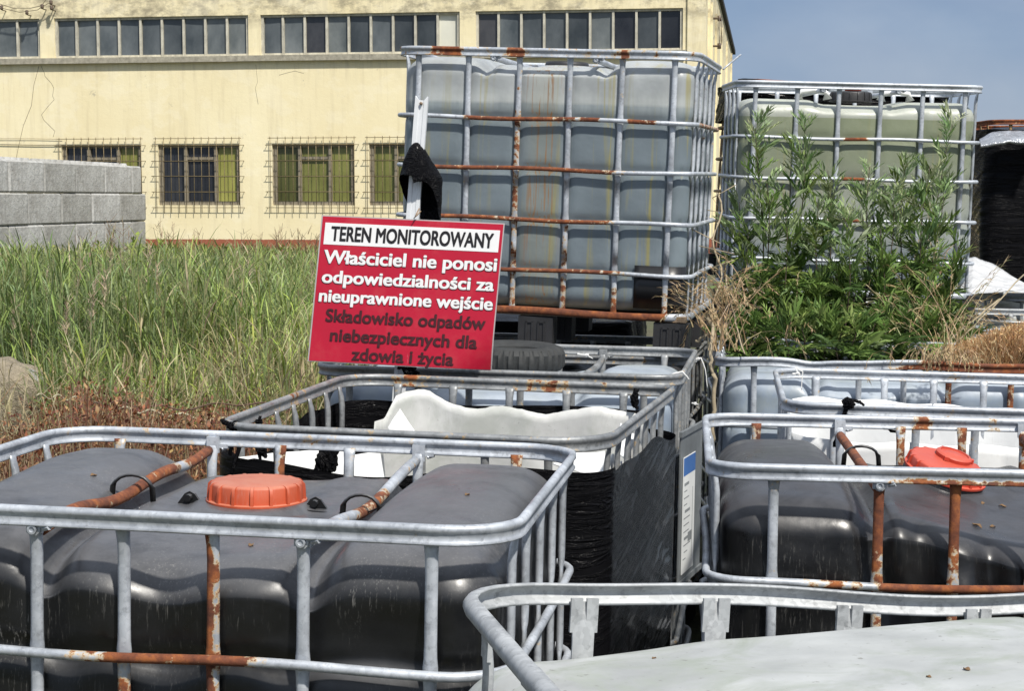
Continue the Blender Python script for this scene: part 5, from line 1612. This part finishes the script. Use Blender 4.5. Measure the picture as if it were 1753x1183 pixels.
vg.add(*ribbons(C, rng.uniform(0, 2 * pi, m_), rng.uniform(-1.2, 1.2, m_), rng.uniform(-1.5, 1.5, m_), rng.uniform(.008, .030, m_), rng.uniform(.006, .015, m_), tint([(.20, .075, .035), (.28, .12, .05), (.13, .045, .03), (.36, .22, .10), (.24, .10, .05), (.16, .07, .04)], m_, .35), 2, 'leaf'))
m2 = 900; X2 = (rng.uniform(-60, 540, m2) - 876.5) / FPX; Y2 = rng.uniform(5.4, 8.4, m2)
B2 = np.stack([X2 * Y2, Y2, rng.uniform(.3, .8, m2)], -1)
vg.add(*ribbons(B2, rng.uniform(0, 2 * pi, m2), rng.uniform(-.4, 1.4, m2), rng.uniform(-.5, 1.5, m2), rng.uniform(.12, .5, m2), np.full(m2, .005), tint(STRAW + [(.24, .15, .09)], m2), 6, 'stem', twist=rng.uniform(-.7, .7, m2)))
tag(vg.build('dried_dock'), 'red-brown dried dock and brambles thickly grown behind the front left tote', 'dry plants', kind='stuff')
# a bare dry twig with a dark wire
for pts, r, lb in (([(155, 694, 7.0), (200, 690, 7.0), (300, 700, 7.1), (420, 690, 7.3), (520, 700, 7.5)], .004, 'dark bramble cane arching across the brown thicket'),
                   ([(205, 700, 6.8), (260, 706, 6.8), (330, 714, 6.9), (440, 724, 6.9)], .005, 'pale bare stick lying across the brown thicket'),
                   ([(62, 678, 6.5), (100, 680, 6.6), (138, 684, 6.7)], .003, 'short pale green stalk bent over the brown thicket')):
    mb = MB(); P = [at(*p) for p in pts]; Q = []
    for i in range(len(P) - 1):
        for f in np.linspace(0, 1, 8, endpoint=False): Q.append(P[i].lerp(P[i + 1], f) + Vector((0, 0, .01 * sin(i * 8 + f * 8))))
    mb.tube(Q, r, 6)
    tag(mb.build('dry_cane', simple('cane_' + str(len(pts)) + str(r), (.10, .06, .04) if r == .004 else (.42, .38, .26), .8, .3)), lb, 'twig', 'canes in the brown thicket')

# mugwort growing out of the soil-filled tote
def rot_to(az, el):
    return np.stack([np.cos(el) * np.cos(az), np.cos(el) * np.sin(az), np.sin(el)], -1)
def flat_leaves(P, D, L, Wd, col, up=None):
    """diamond shaped leaf blades from P along D (n,3)"""
    n = len(P)
    S = np.cross(D, np.array([0, 0, 1.0]) + rng.normal(0, .5, (n, 3))); S /= np.linalg.norm(S, axis=1, keepdims=True) + 1e-9
    U = np.cross(S, D)
    a = P; b_ = P + D * (L * .45)[:, None] + S * (Wd / 2)[:, None] + U * (L * .04)[:, None]; c_ = P + D * L[:, None] - U * (L * .10)[:, None]; d_ = P + D * (L * .45)[:, None] - S * (Wd / 2)[:, None] + U * (L * .04)[:, None]
    V = np.stack([a, b_, c_, d_], 1).reshape(-1, 3)
    F = np.arange(4 * n).reshape(n, 4)
    return V, F, np.repeat(col, 4, 0)
SILVER = [(.28, .36, .17), (.36, .43, .25), (.21, .31, .12)]
MG = [(.105, .175, .04), (.15, .23, .055), (.22, .31, .085), (.07, .125, .035)]
def mugwort(px, pt, Y_, label, lean=0.0, dens=1.0, base_px=None, z0=.98):
    top = at(px, pt, Y_); bx = ((base_px or px) - 876.5) / FPX * Y_
    root = empty('mugwort_plant', (bx, Y_, z0)); h = top.z - z0; dx = top.x - bx
    NS = 24; s = np.linspace(0, 1, NS + 1)
    ph = rng.uniform(0, 6)
    path = np.stack([dx * s ** 1.2 + .008 * np.sin(s * 9 + ph), .05 * rng.uniform(-1, 1) * s + .006 * np.cos(s * 8 + ph), h * s], -1)
    mb = MB(); mb.tube([Vector(p) for p in path], [.0048 * (1 - .7 * q) for q in s], 6)
    mb.build('stem', STEMM, root)
    vg = Veg()
    def on(f):
        return np.stack([np.interp(f, s, path[:, k]) for k in range(3)], -1)
    # side shoots along the stem carrying divided leaves
    nb = int(h * 68 * dens)
    f = np.sort(rng.uniform(.02, 1.0, nb)); az = rng.uniform(0, 2 * pi, nb)
    P0 = on(f)
    for i in range(nb):
        upper = f[i] > .55
        L = (.078 + .095 * (1 - f[i]) ** .8) * rng.uniform(.55, 1.35)
        el = rng.uniform(.55, 1.15) if upper else rng.uniform(-.1, .8)
        m_ = 9 if upper else 11
        q = np.linspace(.12, 1, m_)
        e = el - (.1 if upper else .9) * q * rng.uniform(.3, 1)
        d0 = np.array([cos(az[i]), sin(az[i]), 0])
        cx = np.cumsum(np.cos(e)) * L / m_; cz = np.cumsum(np.sin(e)) * L / m_
        C = P0[i] + d0 * cx[:, None] + np.array([0, 0, 1]) * cz[:, None]
        mx_ = (SILVER if upper and h > .62 and rng.uniform() < .55 + .4 * (f[i] > .85) else MG) if upper else MG
        colr = tint(mx_, 1, .25)[0]
        # lobes alternately left and right
        sg = np.where(np.arange(m_) % 2, 1, -1); a2 = az[i] + sg * rng.uniform(.5, 1.0, m_); a2[-1] = az[i]
        D = rot_to(a2, e + rng.uniform(-.15, .35, m_))
        LL = (L * .55 * np.sin(np.clip(q * .8 + .15, 0, 1) * pi) ** .5 + .008) * rng.uniform(.7, 1.1, m_)
        col = colr[None, :] * rng.uniform(.85, 1.15, (m_, 1))
        vg.add(*flat_leaves(C, D, LL, np.maximum(.004, LL * (.19 if upper else .18)), col))
        vg.add(*flat_leaves(P0[i][None, :], rot_to(np.array([az[i]]), np.array([el - .1])), np.array([L * .95]), np.array([.006]), colr[None, :]))
    vg.build('leaves', LEAF, root)
    return tag(root, label, 'weed', 'mugwort plants in the soil-filled tote')
STEMM = simple('purple_brown_stem', (.075, .055, .035), .7, .4, 20)
mw = [(1293, 210, 7.7, 1312, 'tall slim plant at the left with its silvery tip before the left uprights'),
      (1377, 208, 7.8, 1362, 'tallest slim plant, second from the left, before the yellowish tote'),
      (1312, 308, 7.6, 1325, 'shorter plant tucked between the two tall left ones'),
      (1420, 292, 7.75, 1432, 'middle plant with its tip at the rusty patch of the second rail'),
      (1486, 285, 7.7, 1480, 'middle plant whose pale tip stands right of the rusty rail patch'),
      (1552, 282, 7.8, 1540, 'slim plant at right of the middle before the fifth upright'),
      (1587, 283, 7.7, 1560, 'leaning plant between the fifth and sixth uprights'),
      (1637, 212, 7.85, 1552, 'tall plant leaning far to the right with its tip before the sixth upright'),
      (1345, 330, 7.5, 1350, 'leafy shorter plant low at the left of the clump'),
      (1455, 372, 7.5, 1452, 'leafy short plant low in the middle of the clump'),
      (1512, 390, 7.5, 1515, 'leafy short plant right of the middle of the clump'),
      (1265, 345, 7.7, 1282, 'plant at the far left with its tip by the first upright'),
      (1400, 345, 7.6, 1405, 'mid-height plant left of the rusty rail patch'),
      (1530, 330, 7.65, 1522, 'mid-height plant between the fourth and fifth uprights'),
      (1612, 330, 7.7, 1585, 'mid-height plant close to the sixth upright'),
      (1645, 420, 7.6, 1610, 'short leaning plant at the right end of the clump'),
      (1280, 400, 7.6, 1290, 'short plant at the far left foot of the clump')]
for px, pt, Y_, bpx, lb in mw:
    mugwort(px, pt, Y_, lb, base_px=bpx, dens=1.0)
low = [(1275, 520, 'low leafy shoot at the left foot of the clump'), (1305, 470, 'low leafy shoot between the left stems'), (1335, 500, 'low leafy shoot under the second stem'), (1370, 460, 'low bright shoot left of the middle'), (1400, 480, 'low leafy shoot in front of the middle stems'),
       (1430, 455, 'low leafy shoot behind the middle stems'), (1465, 490, 'low leafy shoot with broad leaves at the middle'), (1500, 470, 'low leafy shoot right of the middle'), (1530, 500, 'low leafy shoot in front of the leaning stems'), (1560, 455, 'low leafy shoot behind the leaning stems'),
       (1590, 490, 'low leafy shoot near the right foot of the clump'), (1620, 470, 'low arching shoot at the right of the clump'), (1605, 525, 'lowest leafy shoot at the right foot of the clump'), (1385, 540, 'lowest leafy shoot in front of the soil-filled tote'), (1480, 540, 'lowest broad shoot in the middle foot'), (1545, 545, 'lowest shoot beside the dry tufts'), (1320, 550, 'lowest shoot by the dented rail at left')]
front = [(1262, 560, 'leafy shoot hanging forward at the far left foot, nearest the dented rail'), (1290, 548, 'front shoot second from the left above the dented rail'), (1318, 556, 'front shoot third from the left above the dented rail'), (1348, 545, 'front shoot above the left post of the blue tote'),
         (1378, 552, 'front shoot left of the white and pink strip'), (1408, 545, 'front shoot right of the white and pink strip'), (1436, 556, 'bright front shoot above the black film knot'), (1464, 545, 'front shoot at the very middle of the clump foot'), (1492, 553, 'front shoot right of the clump middle'),
         (1520, 545, 'front shoot with broad leaves, right half'), (1548, 556, 'front shoot left of the dry pale tuft'), (1576, 548, 'front shoot beside the dry pale tuft'), (1600, 560, 'front shoot farthest right at the pale tuft')]
for px, pt, lb in front:
    mugwort(px, pt, rng.uniform(7.12, 7.3), lb, base_px=px + rng.uniform(-6, 6), dens=2.0, z0=1.02)
for px, pt, lb in low:
    mugwort(px, pt, rng.uniform(7.42, 7.75), lb, base_px=px + rng.uniform(-8, 8), dens=1.7)

# dry tan weeds hanging between the totes and dry grass on the right
def tuft(name, px, pb, Y_, n, hgt, cols, label, cat, spread=.1, droop=(0.2, 1.6), wd=.004, grp=None, el=(.9, 1.5), kind=None, seeds=True):
    b_ = at(px, pb, Y_); root = empty(name, b_) if kind is None else None
    vg = Veg()
    B = np.stack([rng.normal(0, spread, n), rng.normal(0, spread * .6, n), np.zeros(n)], -1)
    L = hgt * rng.uniform(.5, 1.1, n); az = rng.uniform(0, 2 * pi, n); e = rng.uniform(*el, n); dr = rng.uniform(*droop, n)
    V, F, C = ribbons(B, az, e, dr, L, np.full(n, wd), tint(cols, n), 6, 'stem', twist=rng.uniform(-.6, .6, n)); vg.add(V, F, C)
    if seeds:
        Vr = V.reshape(n, 7, 2, 3).mean(2)
        T = Vr[:, -1]; D = Vr[:, -1] - Vr[:, -2]; D /= np.linalg.norm(D, axis=1, keepdims=True) + 1e-9
        m_ = 14
        for k in range(m_):
            f = k / m_
            P_ = T - D * (L * .30 * f)[:, None]
            dd = D + rng.normal(0, .35, (n, 3)); dd /= np.linalg.norm(dd, axis=1, keepdims=True)
            vg.add(*flat_leaves(P_, dd, L * .09 * rng.uniform(.6, 1.3, n), np.full(n, .0035), tint(cols, n, .2)))
    o = vg.build('stalks', LEAF, root)
    return tag(root, label, cat, grp)
TAN = [(.46, .34, .19), (.52, .41, .25), (.36, .25, .13)]
tuft('dry_grass_tuft', 1238, 600, 6.4, 30, .36, TAN, 'tan dry grass rising in the gap beside the tall tote', 'dry grass', .035, (0.3, 2.6), grp='dry tufts between the totes')
tuft('dry_grass_tuft', 1222, 560, 6.5, 34, .20, TAN, 'tan dry seed heads close to the right side of the tall tote', 'dry grass', .04, (1.0, 2.6), grp='dry tufts between the totes')
tuft('dry_grass_tuft', 1243, 520, 6.5, 40, .22, TAN, 'upper dry tuft near the lower right corner of the tall tote', 'dry grass', .04, (.8, 2.4), grp='dry tufts between the totes')
tuft('dry_grass_tuft', 1352, 600, 7.35, 20, .34, TAN, 'dry tan tuft at the foot of the weeds, left', 'dry grass', .05, (.4, 2.2), grp='dry tufts between the totes')
tuft('dry_grass_tuft', 1622, 610, 7.2, 60, .42, TAN + [(.30, .32, .15)], 'pale dry tuft drooping at the right foot of the weeds', 'dry grass', .07, (.5, 2.4), grp='dry tufts between the totes')
tuft('dry_grass_tuft', 1615, 618, 6.15, 34, .20, TAN, 'dry grass hanging over the rusty end of the dented rail', 'dry grass', .06, (2.2, 3.6), grp='dry tufts between the totes')
tuft('dry_grass_tuft', 1645, 622, 6.15, 24, .17, TAN, 'right bunch of dry grass hanging over the rusty rail', 'dry grass', .04, (2.2, 3.6), grp='dry tufts between the totes')
tuft('dry_grass_tuft', 1602, 470, 8.2, 22, .20, TAN, 'small dry seed head before the lower right of the yellowish tote', 'dry grass', .03, (.3, 1.6), grp='dry tufts between the totes')
vg = Veg(); n = 5200
Y_ = rng.uniform(6.75, 7.3, n); px = rng.uniform(1630, 1860, n); X_ = (px - 876.5) / FPX * Y_
zt = EYE - (np.interp(px, [1630, 1680, 1720, 1860], [604, 588, 572, 562]) - HZ) / FPX * Y_
B = np.stack([X_, Y_, np.full(n, 1.02)], -1); hh = np.clip((zt - 1.02) * rng.uniform(.7, 1.25, n), .04, .5)
dc = tint([(.44, .26, .12), (.52, .34, .17), (.36, .20, .09), (.56, .42, .24)], n)
vg.add(*ribbons(B, rng.uniform(0, 2 * pi, n), rng.uniform(.9, 1.5, n), rng.uniform(0, .8, n), hh, np.full(n, .004), dc, 4, 'stem', twist=rng.uniform(-.7, .7, n)))
for k in range(5):
    r = rng.uniform(.4, 1, n)
    P_ = B + np.stack([rng.normal(0, .015, n), rng.normal(0, .015, n), hh * r], -1)
    d = rot_to(rng.uniform(0, 2 * pi, n), rng.uniform(.4, 1.4, n))
    vg.add(*flat_leaves(P_, d, rng.uniform(.012, .03, n), np.full(n, .004), dc * rng.uniform(.8, 1.3, (n, 1))))
tag(vg.build('dry_orange_grass'), 'orange-brown dry grass growing densely behind the rusty rail at right', 'dry grass', kind='stuff')
# pale bare stalks crossing at the right and in the gap
for pts, r, lb in (([(1218, 640, 6.3), (1216, 600, 6.35), (1222, 560, 6.4), (1212, 545, 6.5)], .007, 'pale bent woody stalk standing in the gap between the totes'),
                   ([(1190, 585, 6.5), (1208, 575, 6.5), (1225, 566, 6.5)], .006, 'short tan stick lying at the gap by the tall tote'),
                   ([(1600, 610, 7.2), (1650, 560, 7.4), (1712, 512, 7.6)], .005, 'long pale dry stalk slanting up to the right'),
                   ([(1625, 600, 7.1), (1680, 545, 7.3), (1753, 470, 7.6)], .003, 'thin pale stalk slanting up at the right edge'),
                   ([(1240, 470, 6.6), (1256, 540, 6.5), (1275, 606, 6.3)], .003, 'thin dry stalk leaning beside the dry tufts'),
                   ([(1222, 640, 6.2), (1222, 700, 6.2), (1219, 760, 6.2)], .008, 'dark woody stalk low in the gap between the blue totes')):
    mb = MB(); P = [at(*p) for p in pts]; Q = []
    for i in range(len(P) - 1):
        for f in np.linspace(0, 1, 5, endpoint=False): Q.append(P[i].lerp(P[i + 1], f) + Vector((rng.normal(0, .003), 0, rng.normal(0, .003))))
    Q.append(P[-1]); mb.tube(Q, r, 6)
    tag(mb.build('dry_stalk', MATS.get('pale_stalk') or simple('pale_stalk', (.40, .33, .22), .8, .5, 20)), lb, 'stalk', 'bare dry stalks')
# thin climbing stems at the right corner of the tall tote
mb = MB()
P = [at(1228 + 8 * sin(i * .9), 330 + i * 16, 6.95 - .02 * i) for i in range(20)]
mb.tube(P, .004, 5)
for i in range(2, 18, 2):
    q = P[i]; mb.tube([q, q + Vector((rng.uniform(-.05, .05), -.02, rng.uniform(.02, .08))), q + Vector((rng.uniform(-.09, .09), -.02, rng.uniform(.04, .12)))], .002, 4)
tag(mb.build('dry_vine', MATS['pale_stalk']), 'thin dry vine climbing the right corner of the tall tote', 'vine')

# dead leaves and crumbs lying on the tanks, dropped on to whatever surface is there
bpy.context.view_layer.update()
dg = bpy.context.evaluated_depsgraph_get()
LEAFB = simple('brown_dead_leaf', (.22, .13, .06), .8, .5, 40)
spots = [(1672, 902, .012, 'curled brown leaf on the dented slope of the right black tote'), (1699, 903, .008, 'small brown crumb beside the curled leaf on the right black tote'), (1716, 868, .009, 'brown leaf bit higher on the right black tote near the edge'),
         (1682, 862, .006, 'tiny leaf bit in front of the tilted red-orange cap'), (1590, 1160, .004, 'dark speck near the lower middle of the white tote top'), (1655, 1148, .006, 'dark crumb by the ridge of the white tote top'), (1120, 1128, .004, 'dark speck at the left of the white tote top'),
         (430, 935, .008, 'small leaf on the black tote just below its front rail'), (655, 835, .007, 'leaf bit beside the right handle of the front left tote'), (800, 848, .007, 'leaf bit on the right lobe of the front left tote'), (160, 815, .008, 'leaf on the left lobe of the front left tote')]
for px, py, s_, lb in spots:
    d = ray(px, py).normalized()
    hit, loc, nor, _, ob, _ = SC.ray_cast(dg, Vector((0, 0, EYE)), d)
    if not hit or nor.z < .2: continue
    mb = MB(); V = []; F = []
    for i in range(6):
        for j in range(4):
            u, v = i / 5 * 2 - 1, (j / 3 * 2 - 1) * (1 - (i / 5 * 2 - 1) ** 2 * .8)
            V.append((u * s_, v * s_ * .55, .22 * s_ + s_ * .35 * (v * v + .3 * sin(u * 4))))
    F = [(i * 4 + j, (i + 1) * 4 + j, (i + 1) * 4 + j + 1, i * 4 + j + 1) for i in range(5) for j in range(3)]
    mb.add(V, F); o = mb.build('fallen_leaf', LEAFB)
    o.location = loc; q = nor.to_track_quat('Z', 'Y'); o.rotation_euler = (q @ Euler((0, 0, rng.uniform(0, 6))).to_quaternion()).to_euler()
    md = o.modifiers.new('t', 'SOLIDIFY'); md.thickness = .0008
    tag(o, lb, 'dead leaf', 'dead leaves and crumbs on the tanks')
